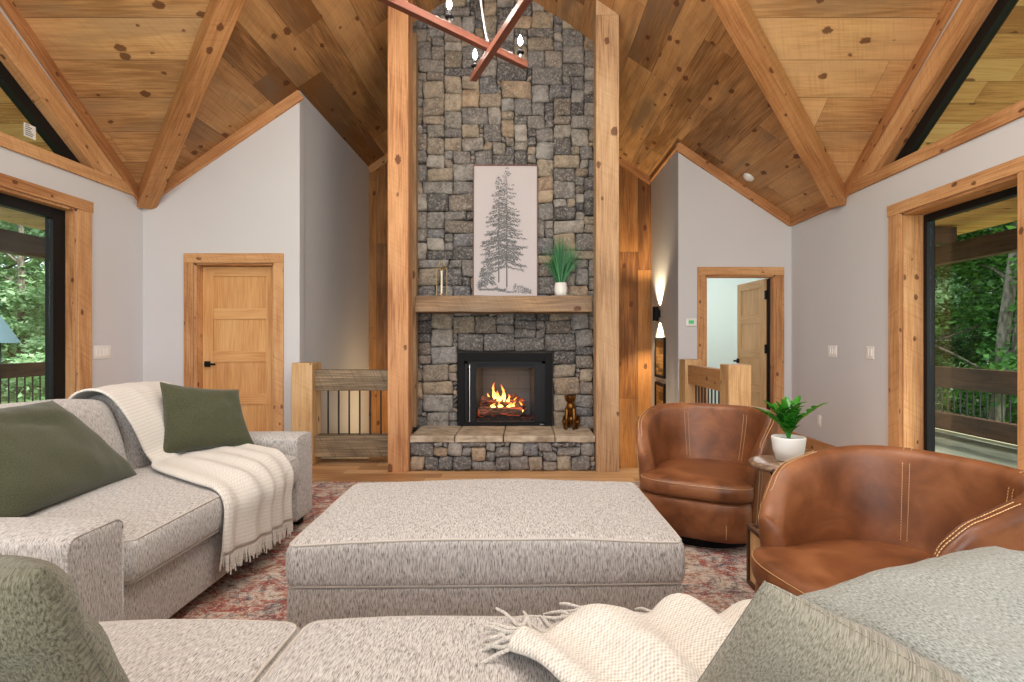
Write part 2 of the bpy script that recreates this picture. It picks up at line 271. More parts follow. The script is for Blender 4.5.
# ---------------------------------------------------------------- mesh helper
class MB:
    def __init__(s): s.v = []; s.f = []; s.uv = []; s.col = []; s.mi = []; s.c = (1, 1, 1, 1); s.m = 0
    def face(s, pts, uvs=None):
        b = len(s.v); s.v += [tuple(p) for p in pts]; s.f.append(tuple(range(b, b+len(pts))))
        s.uv.append(uvs or [(0, 0)]*len(pts)); s.col.append(s.c); s.mi.append(s.m)
    def grid(s, G, U=None, wrap=False, flip=False):
        """G[i][j] points -> shared-vertex patch; U the uvs"""
        n, m = len(G), len(G[0]); b = len(s.v)
        for row in G: s.v += [tuple(p) for p in row]
        for i in range(n-1):
            for j in range(m if wrap else m-1):
                j2 = (j+1) % m
                q = [(i, j), (i+1, j), (i+1, j2), (i, j2)]
                if flip: q.reverse()
                s.f.append(tuple(b+x*m+y for x, y in q))
                s.uv.append([U[x][y] if U else (x/(n-1), y/max(1, m-1)) for x, y in q]); s.col.append(s.c); s.mi.append(s.m)
    def obox(s, o, ax, ay, az, off=None):
        """box centred at o with half-axis vectors; uv.x along the longest axis"""
        o, A = Vector(o), [Vector(ax), Vector(ay), Vector(az)]
        L = [x.length for x in A]; k = L.index(max(L)); ru = off if off is not None else random.uniform(0, 9)
        for i in range(3):
            for sg in (-1, 1):
                a_, b_ = [(1, 2), (2, 0), (0, 1)][i]
                cs = [(-1, -1), (1, -1), (1, 1), (-1, 1)]
                if sg < 0: cs.reverse()
                pts = [o+A[i]*sg+A[a_]*x+A[b_]*y for x, y in cs]
                if k == a_: uv = [(ru+x*L[a_], ru+i*.7+y*L[b_]) for x, y in cs]
                elif k == b_: uv = [(ru+y*L[b_], ru+i*.7+x*L[a_]) for x, y in cs]
                else: uv = [(ru+.02*x*L[a_], ru+y*L[b_]+x*L[a_]) for x, y in cs]
                s.face(pts, uv)
        return s
    def box(s, x0, x1, y0, y1, z0, z1, off=None):
        return s.obox(((x0+x1)/2, (y0+y1)/2, (z0+z1)/2), (abs(x1-x0)/2, 0, 0), (0, abs(y1-y0)/2, 0), (0, 0, abs(z1-z0)/2), off)
    def beam(s, p0, p1, w, h, up=(0, 0, 1)):
        p0, p1 = Vector(p0), Vector(p1); d = p1-p0; L = d.length; d.normalize(); u = Vector(up); sd = d.cross(u).normalized(); u = sd.cross(d)
        return s.obox((p0+p1)/2, d*L/2, sd*w/2, u*h/2)
    def prism(s, poly, axis, a0, a1, uvrot=0, uo=(0, 0), ang=None):
        """convex 2-D polygon extruded; axis 0: poly is (y, z); 1: (x, z); 2: (x, y)"""
        def P(p, a): return {0: (a, p[0], p[1]), 1: (p[0], a, p[1]), 2: (p[0], p[1], a)}[axis]
        def U(p):
            if ang is not None: return (p[0]*cos(ang)+p[1]*sin(ang)+uo[0], -p[0]*sin(ang)+p[1]*cos(ang)+uo[1])
            return ((p[1], p[0]) if uvrot else (p[0]+uo[0], p[1]+uo[1]))
        n = len(poly); ar = sum(poly[i][0]*poly[(i+1) % n][1]-poly[(i+1) % n][0]*poly[i][1] for i in range(n))
        if ar < 0: poly = poly[::-1]
        if axis == 1: f0, f1 = a0, a1
        else: f0, f1 = a1, a0
        s.face([P(p, f0) for p in poly], [U(p) for p in poly]); s.face([P(p, f1) for p in poly][::-1], [U(p) for p in poly][::-1])
        for i in range(n):
            p, q = poly[i], poly[(i+1) % n]; L = sqrt((p[0]-q[0])**2+(p[1]-q[1])**2)
            s.face([P(p, f0), P(p, f1), P(q, f1), P(q, f0)], [(0, 0), (0, abs(a1-a0)), (L, abs(a1-a0)), (L, 0)])
        return s
    def tube(s, pts, r, n=8, closed=False, caps=True):
        pts = [Vector(p) for p in pts]; N_ = len(pts); rr = r if hasattr(r, '__len__') else [r]*N_
        T = []
        for i in range(N_):
            a_ = pts[i-1] if (i > 0 or closed) else pts[i]; b_ = pts[(i+1) % N_] if (i < N_-1 or closed) else pts[i]
            T.append((b_-a_).normalized())
        ref = Vector((0, 0, 1)) if abs(T[0].z) < .9 else Vector((1, 0, 0)); u = (ref-T[0]*ref.dot(T[0])).normalized()
        G = []; L = 0; U = []
        for i in range(N_):
            u = (u-T[i]*u.dot(T[i]))
            u = u.normalized() if u.length > 1e-6 else T[i].orthogonal().normalized()
            w = T[i].cross(u)
            if i: L += (pts[i]-pts[i-1]).length
            G.append([pts[i]+(u*cos(2*pi*k/n)+w*sin(2*pi*k/n))*rr[i] for k in range(n)]); U.append([(L, k/n*2*pi*rr[i]) for k in range(n)])
        if closed: G.append(G[0]); U.append(U[0])
        s.grid(G, U, wrap=True, flip=True)
        if caps and not closed:
            s.face(list(G[0])); s.face(list(G[-1])[::-1])
        return s
    def lathe(s, prof, o=(0, 0, 0), n=24, cap=True):
        o = Vector(o); G = [[o+Vector((r*cos(2*pi*k/n), r*sin(2*pi*k/n), z)) for k in range(n)] for r, z in prof]
        U = [[(k/n*2*pi*max(r, .03), z) for k in range(n)] for r, z in prof]
        s.grid(G, U, wrap=True, flip=True)
        if cap:
            s.face(G[0][::-1]); s.face(G[-1])
        return s
    def build(s, name, mat, parent=None, smooth=False, bev=0, seg=2, merge=False, loc=None, rotz=None, shade_angle=None):
        me = bpy.data.meshes.new(name); me.from_pydata(s.v, [], s.f)
        ul = me.uv_layers.new(name='UVMap'); k = 0
        flatuv = [c for f in s.uv for uv in f for c in uv]; ul.data.foreach_set('uv', flatuv)
        if any(c != (1, 1, 1, 1) for c in s.col):
            ca = me.color_attributes.new(name='Col', type='FLOAT_COLOR', domain='CORNER')
            arr = []
            for f, c in zip(s.f, s.col): arr += list(c)*len(f)
            ca.data.foreach_set('color', arr)
        for m_ in (mat if isinstance(mat, (list, tuple)) else [mat]): me.materials.append(m_)
        if isinstance(mat, (list, tuple)): me.polygons.foreach_set('material_index', s.mi)
        if merge or bev:
            bm = bmesh.new(); bm.from_mesh(me); bmesh.ops.remove_doubles(bm, verts=bm.verts, dist=1e-5)
            if bev: bmesh.ops.recalc_face_normals(bm, faces=bm.faces)
            bm.to_mesh(me); bm.free()
        if smooth: me.polygons.foreach_set('use_smooth', [True]*len(me.polygons))
        me.update(); o = bpy.data.objects.new(name, me); C.objects.link(o); o.parent = parent
        if loc: o.location = loc
        if rotz is not None: o.rotation_euler[2] = rotz
        if bev:
            b = o.modifiers.new('bevel', 'BEVEL'); b.width = bev; b.segments = seg; b.limit_method = 'ANGLE'; b.angle_limit = radians(40); b.harden_normals = False
        return o
def tag(o, label, cat, group=None, kind=None):
    o['label'] = label; o['category'] = cat
    if group: o['group'] = group
    if kind: o['kind'] = kind
    return o
def thing(name, label, cat, loc=(0, 0, 0), rotz=0, group=None):
    o = bpy.data.objects.new(name, None); C.objects.link(o); o.location = loc; o.rotation_euler = (0, 0, rotz); o.empty_display_size = .1
    return tag(o, label, cat, group)
def struct(o): o['kind'] = 'structure'; return o
def plabel(o, l): o['label'] = l; return o
def copy_tree(o, parent=None):
    c = o.copy(); C.objects.link(c); c.parent = parent
    for ch in [x for x in bpy.data.objects if x.parent == o]: copy_tree(ch, c)
    return c
def coords(h, r, n):
    inner = h-r; c = [h-r*(1-sin(k*pi/8))*1. for k in range(5)]
    c = [h-r+r*sin(k*pi/2/4) for k in range(1, 5)]
    mid = [-inner+2*inner*i/n for i in range(n+1)]
    return [-x for x in reversed(c)]+mid+c
def rbox(mb, o, hx, hy, hz, r, fn=None, n=(10, 10, 4), uvs=None):
    """rounded box centred on o with half sizes; fn deforms local points"""
    o = Vector(o); r = min(r, hx*.98, hy*.98, hz*.98)
    cx, cy, cz = coords(hx, r, n[0]), coords(hy, r, n[1]), coords(hz, r, n[2])
    def P(x, y, z):
        q = Vector((max(-hx+r, min(hx-r, x)), max(-hy+r, min(hy-r, y)), max(-hz+r, min(hz-r, z)))); d = Vector((x, y, z))-q
        p = q+(d.normalized()*r if d.length > 1e-9 else d)
        return o+(fn(p) if fn else p)
    for z, fl in ((hz, False), (-hz, True)): mb.grid([[P(x, y, z) for y in cy] for x in cx], [[(x, y) for y in cy] for x in cx], flip=fl)
    for y, fl in ((-hy, False), (hy, True)): mb.grid([[P(x, y, z) for z in cz] for x in cx], [[(x, z) for z in cz] for x in cx], flip=fl)
    for x, fl in ((hx, False), (-hx, True)): mb.grid([[P(x, y, z) for z in cz] for y in cy], [[(y, z) for z in cz] for y in cy], flip=fl)
    return mb
def rrect(hx, hy, r, n=5, m=8):
    pts = []
    for (sx, sy, a0) in ((1, 1, 0), (-1, 1, pi/2), (-1, -1, pi), (1, -1, 3*pi/2)):
        for k in range(n+1):
            t = a0+pi/2*k/n; pts.append(((hx-r)*sx+r*cos(t), (hy-r)*sy+r*sin(t)))
    out = []
    for i, p in enumerate(pts):
        q = pts[(i+1) % len(pts)]; L = sqrt((p[0]-q[0])**2+(p[1]-q[1])**2); k = max(1, int(L/.08))
        for j in range(k): out.append((p[0]+(q[0]-p[0])*j/k, p[1]+(q[1]-p[1])*j/k))
    return out
# ---------------------------------------------------------------- the room (metres; the camera stands at the origin)
XL, XR, YD, YE, YB = -3.99, 3.27, 5.83, 6.90, 8.40
XRL, XRR = -2.357, 1.877                                # return walls beside the stairwell
def zl(x): return 2.74+.685*(x-XL)
def zr(x): return 2.76+.67*(XR-x)
X0 = -.385; ZR = zl(X0); YR = 2.518
def zc(y): return 2.78+.74*(5.8-(y if y > YR else 2*YR-y))
def mir(y): return 2*YR-y
YVL, YVR = 5.8-(2.74-2.78)/.74, 5.8-(2.76-2.78)/.74
random.seed(3)

# ceiling: the long gable and the cross gable
cb = MB()
def cface(pts, uvf, m):
    cb.m = m
    n = (Vector(pts[1])-Vector(pts[0])).cross(Vector(pts[2])-Vector(pts[0]))
    if n.z > 0: pts = pts[::-1]
    cb.face(pts, [uvf(p) for p in pts])
mainL = lambda p: (p[1], (p[0]-XL)*1.212+.12); mainR = lambda p: (p[1]+40, (XR-p[0])*1.204+.05+6)
crs = lambda p: (p[0], (5.494-p[1])*1.244+10.02)
crsN = lambda p: (p[0], (5.494-mir(p[1]))*1.244+20.04)
cface([(XL, YVL, 2.74), (XL, 8.5, 2.74), (X0, 8.5, ZR), (X0, YR, ZR)], mainL, 1)
cface([(XL, mir(YVL), 2.74), (XL, -3.1, 2.74), (X0, -3.1, ZR), (X0, YR, ZR)], mainL, 1)
cface([(XR, YVR, 2.76), (XR, 8.5, 2.76), (X0, 8.5, ZR), (X0, YR, ZR)], mainR, 1)
cface([(XR, mir(YVR), 2.76), (XR, -3.1, 2.76), (X0, -3.1, ZR), (X0, YR, ZR)], mainR, 1)
cface([(XL, YVL, 2.74), (X0, YR, ZR), (XL, YR, ZR)], crs, 0)
cface([(XR, YVR, 2.76), (X0, YR, ZR), (XR, YR, ZR)], crs, 0)
cface([(XL, mir(YVL), 2.74), (X0, YR, ZR), (XL, YR, ZR)], crsN, 0)
cface([(XR, mir(YVR), 2.76), (X0, YR, ZR), (XR, YR, ZR)], crsN, 0)
ceil = struct(cb.build('ceiling', [M['ceil'], M['ceil2']], merge=True))
sm = ceil.modifiers.new('thickness', 'SOLIDIFY'); sm.thickness = .05; sm.offset = -1

# floor with the two stair openings cut out
fb = MB()
def slab(x0, x1, y0, y1, z0=-.3, z1=0):
    fb.prism([(x0, y0), (x1, y0), (x1, y1), (x0, y1)], 2, z0, z1)
slab(-4.0, 3.3, -3.1, 5.45); slab(-4.0, .89, 5.45, 5.88); slab(-4.0, -2.36, 5.88, 6.0); slab(1.88, 3.3, 5.45, 7.05); slab(1.9, 4.7, 7.05, 10.6)
struct(fb.build('floor', M['floor']))
lb = MB(); lb.prism([(-2.5, 5.3), (2.0, 5.3), (2.0, 8.5), (-2.5, 8.5)], 2, -1.5, -1.4); struct(lb.build('floor_lower', M['floor']))

def wall(name, polys, axis, a0, a1, mat=None):
    b = MB()
    for p in polys: b.prism(p, axis, a0, a1)
    return struct(b.build(name, mat or M['wall']))
R_ = lambda a, b, c, d: [(a, c), (b, c), (b, d), (a, d)]
apin = zc(YR)-.15-.127-.2; YO = 5.234
def sidewall(name, x0, x1, eave, yend, opens, ztop):
    P = []; ys = sorted(opens); y = -3.1
    for (a_, b_) in ys: P.append(R_(y, a_, -.3, ztop)); y = b_
    P.append(R_(y, yend, -.3, ztop)); P.append(R_(-3.1, yend, ztop, eave+.02))
    P.append([(mir(5.8), eave), (5.8, eave), (5.732, 2.83), (mir(5.732), 2.83)])
    P.append([(5.734, 2.83), (YO, 2.83), (YR, apin), (YR, zc(YR)+.02)])
    P.append([(mir(5.734), 2.83), (mir(YO), 2.83), (YR, apin), (YR, zc(YR)+.02)])
    return wall(name, P, 0, x0, x1)
sidewall('wall_left', XL-.16, XL, 2.74, 6.0, [(.1, 4.97)], 2.42)
sidewall('wall_right', XR, XR+.2, 2.76, 7.05, [(.1, 3.45), (3.70, 4.87)], 2.36)
wall('wall_left_door', [R_(XL-.1, -3.45, -.3, 2.06), R_(-2.62, XRL, -.3, 2.06), [(XL-.1, 2.06), (XRL, 2.06), (XRL, zl(XRL)+.02), (XL-.1, zl(XL-.1)+.02)]], 1, YD, YD+.14)
wall('wall_left_return', [[(YD+.13, -1.5), (YB+.1, -1.5), (YB+.1, zl(XRL)+.02), (YD+.13, zl(XRL)+.02)]], 0, XRL-.14, XRL)
wall('wall_right_door', [R_(XRR, 2.21, -.3, 2.06), R_(3.07, XR+.1, -.3, 2.06), [(XRR, 2.06), (XR+.1, 2.06), (XR+.1, zr(XR+.1)+.02), (XRR, zr(XRR)+.02)]], 1, YE, YE+.14)
wall('wall_right_return', [[(YE+.13, -1.5), (YB+.1, -1.5), (YB+.1, zr(XRR)+.02), (YE+.13, zr(XRR)+.02)]], 0, XRR, XRR+.12)
b = MB()     # the stairwell's far wall is boarded, boards upright
b.prism([(XRL-.1, -1.5), (XRR+.1, -1.5), (XRR+.1, zr(XRR+.1)), (X0, ZR), (XRL-.1, zl(XRL-.1))], 1, YB, YB+.1, uvrot=1); struct(b.build('wall_stairwell', M['paneling']))
# wall behind the camera, with a wide opening added to let light in
wall('wall_back', [R_(-4.1, -2.9, -.3, 2.74), R_(2.3, 3.4, -.3, 2.76), R_(-2.9, 2.3, -.3, .45), R_(-2.9, 2.3, 2.75, 2.95), [(-4.1, 2.74), (3.4, 2.76), (X0, ZR+.1)]], 1, -3.1, -2.95)
# the room beyond the right-hand door
b = MB(); b.box(1.99, 4.7, 10.5, 10.6, 0, 2.7).box(4.6, 4.7, 7.0, 10.6, 0, 2.7).box(1.9, 1.99, 8.5, 10.6, 0, 2.7).box(3.4, 4.7, 6.95, 7.04, 0, 2.7)
struct(b.build('wall_far_room', M['room2']))
b = MB(); b.box(1.99, 4.7, 7.04, 10.6, 2.7, 2.75); struct(b.build('ceiling_far_room', M['white']))
lamp('far_room_fill', 'POINT', (3.3, 8.7, 2.4), 42, (.98, 1, 1), .2)  # unseen point light added to brighten the far room

# ---- trim
ti = [0]
def trim(mb, mat=None, bev=.004):
    ti[0] += 1; return struct(mb.build('trim_%d' % ti[0], mat or M['trim'], bev=bev))
def slope_trim(p0, p1, w=.03, h=.11, drop=.055, mat=None):
    b = MB(); p0 = Vector(p0)-Vector((0, 0, drop)); p1 = Vector(p1)-Vector((0, 0, drop)); b.beam(p0, p1, w, h); return trim(b, mat)
slope_trim((XL, YD-.015, zl(XL)), (XRL+.02, YD-.015, zl(XRL)+.01))
slope_trim((XR, YE-.015, zr(XR)), (XRR-.02, YE-.015, zr(XRR)+.01))
slope_trim((XRR, YB-.015, zr(XRR)), (.8, YB-.015, zr(.8)))
slope_trim((XRL, YB-.015, zl(XRL)), (-1.2, YB-.015, zl(-1.2)))
slope_trim((XR-.015, 5.9, 2.77), (XR-.015, YE, 2.77))
slope_trim((XRR-.015, YE, zr(XRR)), (XRR-.015, YB, zr(XRR)), h=.06, drop=.03)
for x, s in ((XL+.015, 1), (XR-.015, -1)):
    for k in (0, 1):
        f = (lambda y: y) if k == 0 else mir
        slope_trim((x, f(5.80), zc(5.80)), (x, f(YR), zc(YR)+.005), h=.115, drop=.07)
# ---- valley timbers
for nm, xs, yv, ze, lab in (('valley_beam', XL, YVL, 2.74, 'left'), ('valley_beam', XR, YVR, 2.76, 'right')):
    p0 = Vector((xs, yv, ze)); p1 = Vector((X0, YR, ZR)); d = (p1-p0).normalized()
    b = MB(); dn = Vector((0, 0, -.075)); b.beam(p0+dn+d*.05, p1+dn, .165, .16)
    o = b.build(nm, M['beam'], bev=.006)
    tag(o, 'long sloping pine valley timber rising from the %s wall corner across the ceiling' % lab, 'ceiling beam')
for f in (0, 1):
    xs, yv, ze = ((XL, mir(YVL), 2.74), (XR, mir(YVR), 2.76))[f]
    b = MB(); b.beam((xs, yv, ze-.085), (X0, YR, ZR-.085), .2, .2)
    trim(b, M['beam'])

# ---- baseboards
def base(name, x0, x1, y0, y1):
    b = MB(); b.box(x0, x1, y0, y1, 0, .14); struct(b.build(name, M['trim'], bev=.004))
base('baseboard_right', XR-.018, XR, 5.03, YE); base('baseboard_left', XL, XL+.018, 5.14, YD)
base('baseboard_left_door', XL, -3.56, YD-.018, YD); base('baseboard_right_door', 3.18, XR, YE-.018, YE)
b = MB(); b.box(.89, 1.88, 5.44, 5.47, -.32, .012); trim(b, M['casing'])
b = MB(); b.box(-2.3, -1.12, 5.87, 5.90, -.32, .012); trim(b, M['casing'])

# ---- sliding windows and gable windows
def slider(name, side, xw, depth, y0, y1, ztop, frame_w, cas=.15, mull=False):
    s = 1 if side == 'right' else -1
    root = bpy.data.objects.new(name, None); C.objects.link(root); root['kind'] = 'structure'
    xi = xw-s*.025
    b = MB(); b.box(xi, xw, y1, y1+cas, 0, ztop); b.build('casing', M['casing'], root, bev=.004)
    if not mull: b = MB(); b.box(xi, xw, y0-cas, y0, 0, ztop); b.build('casing', M['casing'], root, bev=.004)
    b = MB(); b.box(xi-s*.004, xw, y0-cas, y1+cas+(.012 if not mull else .0), ztop, ztop+.10); b.build('casing', M['casing'], root, bev=.004)
    xo = xw+s*depth
    for (ya, yb) in ((y1-.02, y1), (y0, y0+.02)):
        b = MB(); b.box(xw, xo, ya, yb, 0, ztop); b.build('jamb', M['casing'], root)
    b = MB(); b.box(xw, xo, y0, y1, ztop-.02, ztop); b.build('jamb', M['casing'], root)
    xf = xo+s*.07; yi0, yi1 = y0+.02, y1-.02; zt = ztop-.02; fw = frame_w
    b = MB(); b.box(xo, xf, yi1-fw, yi1, 0, zt).box(xo, xf, yi0, yi0+fw, 0, zt).box(xo, xf, yi0+fw, yi1-fw, zt-max(.06, fw*.7), zt).box(xo, xf, yi0+fw, yi1-fw, 0, .08)
    n = max(1, round((yi1-yi0)/1.7))
    for k in range(1, n):
        yy = yi0+(yi1-yi0)*k/n; b.box(xo, xf, yy-.05, yy+.05, .08, zt-.05)
    b.build('window_frame', M['frame'], root, bev=.004)
    b = MB(); b.box(xo+s*.03, xo+s*.036, yi0+fw, yi1-fw, .08, zt-.05); b.build('pane', M['glass'], root)
    return root
slider('window_1', 'left', XL, .08, .1, 4.97, 2.42, .13)
slider('window_2', 'right', XR, .17, 3.70, 4.87, 2.36, .045, mull=False)
slider('window_3', 'right', XR, .17, .1, 3.45, 2.36, .045, cas=.10)
def gable(name, side, xw, depth):
    s = 1 if side == 'right' else -1
    root = bpy.data.objects.new(name, None); C.objects.link(root); root['kind'] = 'structure'
    b = MB(); b.box(xw-s*.025, xw, mir(5.72), 5.72, 2.725, 2.83); b.build('casing', M['casing'], root, bev=.004)
    def zin(y): return zc(y)-.15-.2-.04*(5.7-y)
    xo = xw+s*depth; apex = zin(YR)
    for f in ((lambda y: y), mir):
        yb = YO+.0; zb = 2.83
        b = MB(); ya = 5.70-(2.83-zin(5.70)-.2)/.70; pl = [(f(ya), 2.83), (f(YO), 2.83), (f(YR), apex), (f(YR), apex+.2)]
        b.prism(pl, 0, min(xw, xw-s*.029), max(xw, xw-s*.029), ang=(-.61 if f(3) == 3 else .61)); b.build('casing', M['casing'], root, bev=.004)
        # jamb lining and black frame just under the sloping opening edge
        q0 = Vector((0, 5.234, 2.83)); q1 = Vector((0, YR, apex)); q0.y = f(q0.y); q1.y = f(q1.y)
        for (dz, h, xa, xb, mt, nm) in ((-.010, .02, xw, xo, 'casing', 'jamb'), (-.085, .10, xo, xo+s*.07, 'frame', 'window_frame')):
            b = MB(); xx = (xa+xb)/2
            a_ = Vector((xx, q0.y, q0.z+dz)); c_ = Vector((xx, q1.y, q1.z+dz)); b.beam(a_, c_, abs(xb-xa), h); b.build(nm, M[mt], root)
    b = MB(); b.box(xw, xo, mir(YO), YO, 2.83, 2.838); b.build('jamb', M['casing'], root)
    b = MB(); b.box(xo, xo+s*.07, mir(YO), YO, 2.78, 2.845).box(xo, xo+s*.07, YR-.04, YR+.04, 2.84, apex); b.build('window_frame', M['frame'], root)
    b = MB(); b.prism([(mir(YO), 2.83), (YO, 2.83), (YR, apex)], 0, xo+s*.03, xo+s*.036); b.build('pane', M['glass'], root)
    return root
gable('window_4', 'left', XL, .09); gable('window_5', 'right', XR, .09)
# paper sticker on the left gable pane
st = MB(); st.box(-4.108, -4.105, 4.58, 4.69, 2.93, 3.04)
o = st.build('window_sticker', M['white']); tag(o, 'small white printed sticker on the glass of the left triangular window', 'sticker')
st = MB()
for k in range(6):
    w_ = random.uniform(.03, .085); st.box(-4.1045, -4.104, 4.59, 4.59+w_, 2.945+k*.016, 2.952+k*.016)
st.build('print', M['ink2'], o)

# ---- doors
def panel_door(w, h, mat, name, parent, t=.04):
    """leaf in local x 0..w, front at y=0; four panels"""
    st_, rl = .115, .115; zs = []; b = MB()
    b.box(0, st_, 0, t, 0, h); b.box(w-st_, w, 0, t, 0, h)
    ph = (h-.23-.10-.115*3)/4; z = .23; rails = [(0, .23)]; pans = []
    for k in range(4):
        pans.append((z, z+ph)); z += ph; rails.append((z, z+(.115 if k < 3 else .10))); z += .115
    for (a_, c_) in rails: b.box(st_, w-st_, 0, t, a_, min(c_, h))
    leaf = b.build(name, mat, parent, bev=.003)
    for (a_, c_) in pans:
        p = MB(); p.prism([(st_, a_), (w-st_, a_), (w-st_, c_), (st_, c_)], 1, .013, t-.012, uvrot=1, uo=(0, 0)); p.build('panel', mat, leaf)
    return leaf
def lever(parent, x, z, y, s=1):
    b = MB(); b.box(x-.03, x+.03, y-.012, y, z-.03, z+.03); b.tube([(x, y-.01, z), (x, y-.055, z), (x+s*.005, y-.06, z)], .010, 8)
    b.box(min(x, x+s*.11), max(x, x+s*.11), y-.068, y-.05, z-.012, z+.012); return b.build('door_handle', M['black'], parent, bev=.003)
def door_set(name, x0, x1, yw, top, jd):
    root = bpy.data.objects.new(name, None); C.objects.link(root); root['kind'] = 'structure'
    for (a_, c_) in ((x0-.10, x0), (x1, x1+.10)):
        b = MB(); b.box(a_, c_, yw-.025, yw, 0, top); b.build('casing', M['casing'], root, bev=.004)
    b = MB(); b.box(x0-.10, x1+.10, yw-.028, yw, top, top+.10); b.build('casing', M['casing'], root, bev=.004)
    for (a_, c_) in ((x0, x0+.02), (x1-.02, x1)):
        b = MB(); b.box(a_, c_, yw, yw+jd, 0, top); b.build('jamb', M['casing'], root)
    b = MB(); b.box(x0, x1, yw, yw+jd, top-.02, top); b.build('jamb', M['casing'], root)
    return root
d1 = door_set('door_1', -3.45, -2.62, YD, 2.06, .14)
lf = panel_door(.785, 2.03, M['door'], 'door_leaf', d1); lf.location = (-3.428, YD+.105, .005); lever(lf, .055, 1.00, 0)
d2 = door_set('door_2', 2.21, 3.07, YE, 2.06, .14)
lf = panel_door(.80, 2.03, M['door2'], 'door_leaf', d2); lf.location = (3.045, YE+.16, .005); lf.rotation_euler[2] = radians(93)
b = MB(); b.box(.72, .78, .045, .06, .94, 1.0).tube([(.75, .06, .97), (.75, .1, .97)], .01, 8).box(.65, .76, .095, .112, .958, .982); b.build('door_handle', M['black'], lf)
for z in (.25, 1.15, 1.83):
    b = MB(); b.box(3.005, 3.052, YE+.135, YE+.165, z-.055, z+.055).tube([(3.035, YE+.165, z-.06), (3.035, YE+.165, z+.06)], .012, 8); b.build('hinge', M['black'], d2)
b = MB(); b.box(3.030, 3.050, YE+.10, YE+.155, .0, 2.03); b.build('weather_strip', M['black'], d2)

# ---- stairwell railings
def newel(b, x0, x1, y0, y1, z): b.box(x0, x1, y0, y1, 0, z)
t = thing('stair_railing', 'short stair railing with grey rough-sawn rails between newel and left fireplace post', 'railing', (-1.75, 5.8, 0))
def LP(o): o.matrix_parent_inverse = o.parent.matrix_basis.inverted() if False else Matrix.Translation(-o.parent.location); return o
b = MB(); newel(b, -2.355, -2.145, 5.62, 5.87, 1.03); LP(b.build('newel_post', M['newel'], t, bev=.008))
b = MB(); b.box(-2.145, -1.27, 5.68, 5.84, .745, .955); LP(b.build('top_rail', M['rail'], t, bev=.008))
b = MB(); b.box(-2.145, -1.27, 5.68, 5.84, .07, .29); LP(b.build('bottom_rail', M['rail'], t, bev=.008))
for k in range(7):
    x = -2.035+.1085*k; b = MB(); b.tube([(x, 5.76, .28), (x, 5.76, .75)], .009, 8); LP(b.build('baluster', M['rod'], t))
t = thing('stair_railing', 'short pine stair railing with two newels behind the far leather chair', 'railing', (1.97, 6, 0))
b = MB(); newel(b, 1.86, 2.07, 5.14, 5.38, 1.03); LP(b.build('newel_post', M['newel'], t, bev=.010))
b = MB(); newel(b, 1.885, 2.09, 6.64, 6.885, 1.03); LP(b.build('newel_post', M['newel'], t, bev=.008))
b = MB(); b.box(1.92, 2.02, 5.38, 6.64, .75, .965); LP(b.build('top_rail', M['beam'], t, bev=.006))
b = MB(); b.box(1.92, 2.02, 5.38, 6.64, .08, .29); LP(b.build('bottom_rail', M['beam'], t, bev=.006))
for k in range(10):
    y = 5.5+.11*k; b = MB(); b.tube([(1.97, y, .28), (1.97, y, .76)], .009, 8); LP(b.build('baluster', M['rod'], t))

# ---- switches, outlet, thermostat, smoke detector
def plate(name, x, y, z, n, s, label, cat, outlet=False):
    """wall plate on a side wall; s = which way it faces along x"""
    t = thing(name, label, cat, (x, y, z)); w = .045*n+.03
    b = MB(); rbox(b, (s*.003, 0, 0), .004, w/2, .062, .003, n=(1, 2, 2)); b.build('cover_plate', M['white'], t, smooth=True)
    if outlet:
        for dz in (-.022, .022):
            b = MB(); rbox(b, (s*.008, 0, dz), .002, .015, .014, .002, n=(1, 1, 1)); b.build('socket', M['white'], t)
    else:
        for k in range(n):
            yy = (k-(n-1)/2)*.045; b = MB(); rbox(b, (s*.008, yy, 0), .004, .0155, .033, .002, n=(1, 1, 1)); b.build('rocker', M['white'], t)
plate('light_switch', XL, 5.27, 1.145, 4, 1, 'white four-gang light switch on the left wall beside the sliding window', 'light switch')
plate('light_switch', XR, 5.97, 1.14, 3, -1, 'white triple light switch on the right wall, farther from the window', 'light switch')
plate('light_switch', XR, 5.32, 1.14, 2, -1, 'white double light switch on the right wall, next to the window casing', 'light switch')
plate('power_outlet', XR, 6.24, .36, 1, -1, 'white power outlet low on the right wall behind the potted plant', 'outlet', True)
t = thing('thermostat', 'white thermostat with a green screen beside the open door', 'thermostat', (2.03, YE, 1.48))
b = MB(); rbox(b, (0, -.014, 0), .068, .013, .050, .012, n=(3, 1, 3)); b.build('housing', M['white'], t, smooth=True)
b = MB(); b.box(-.034, .030, -.029, -.027, -.018, .024); b.build('screen', M['green_lcd'], t)
t = thing('smoke_detector', 'round white smoke detector on the sloping board ceiling at right', 'smoke detector', (2.63, 6.6, zr(2.63)))
t.rotation_euler = (0, math.atan(.67), 0)
b = MB(); b.lathe([(.001, -.04), (.035, -.04), (.042, -.034), (.056, -.032), (.064, -.022), (.066, -.002)], n=28); b.build('housing', M['white'], t, smooth=True)
b = MB(); b.lathe([(.001, -.046), (.018, -.045), (.022, -.039)], n=20); b.build('test_button', M['white'], t, smooth=True)
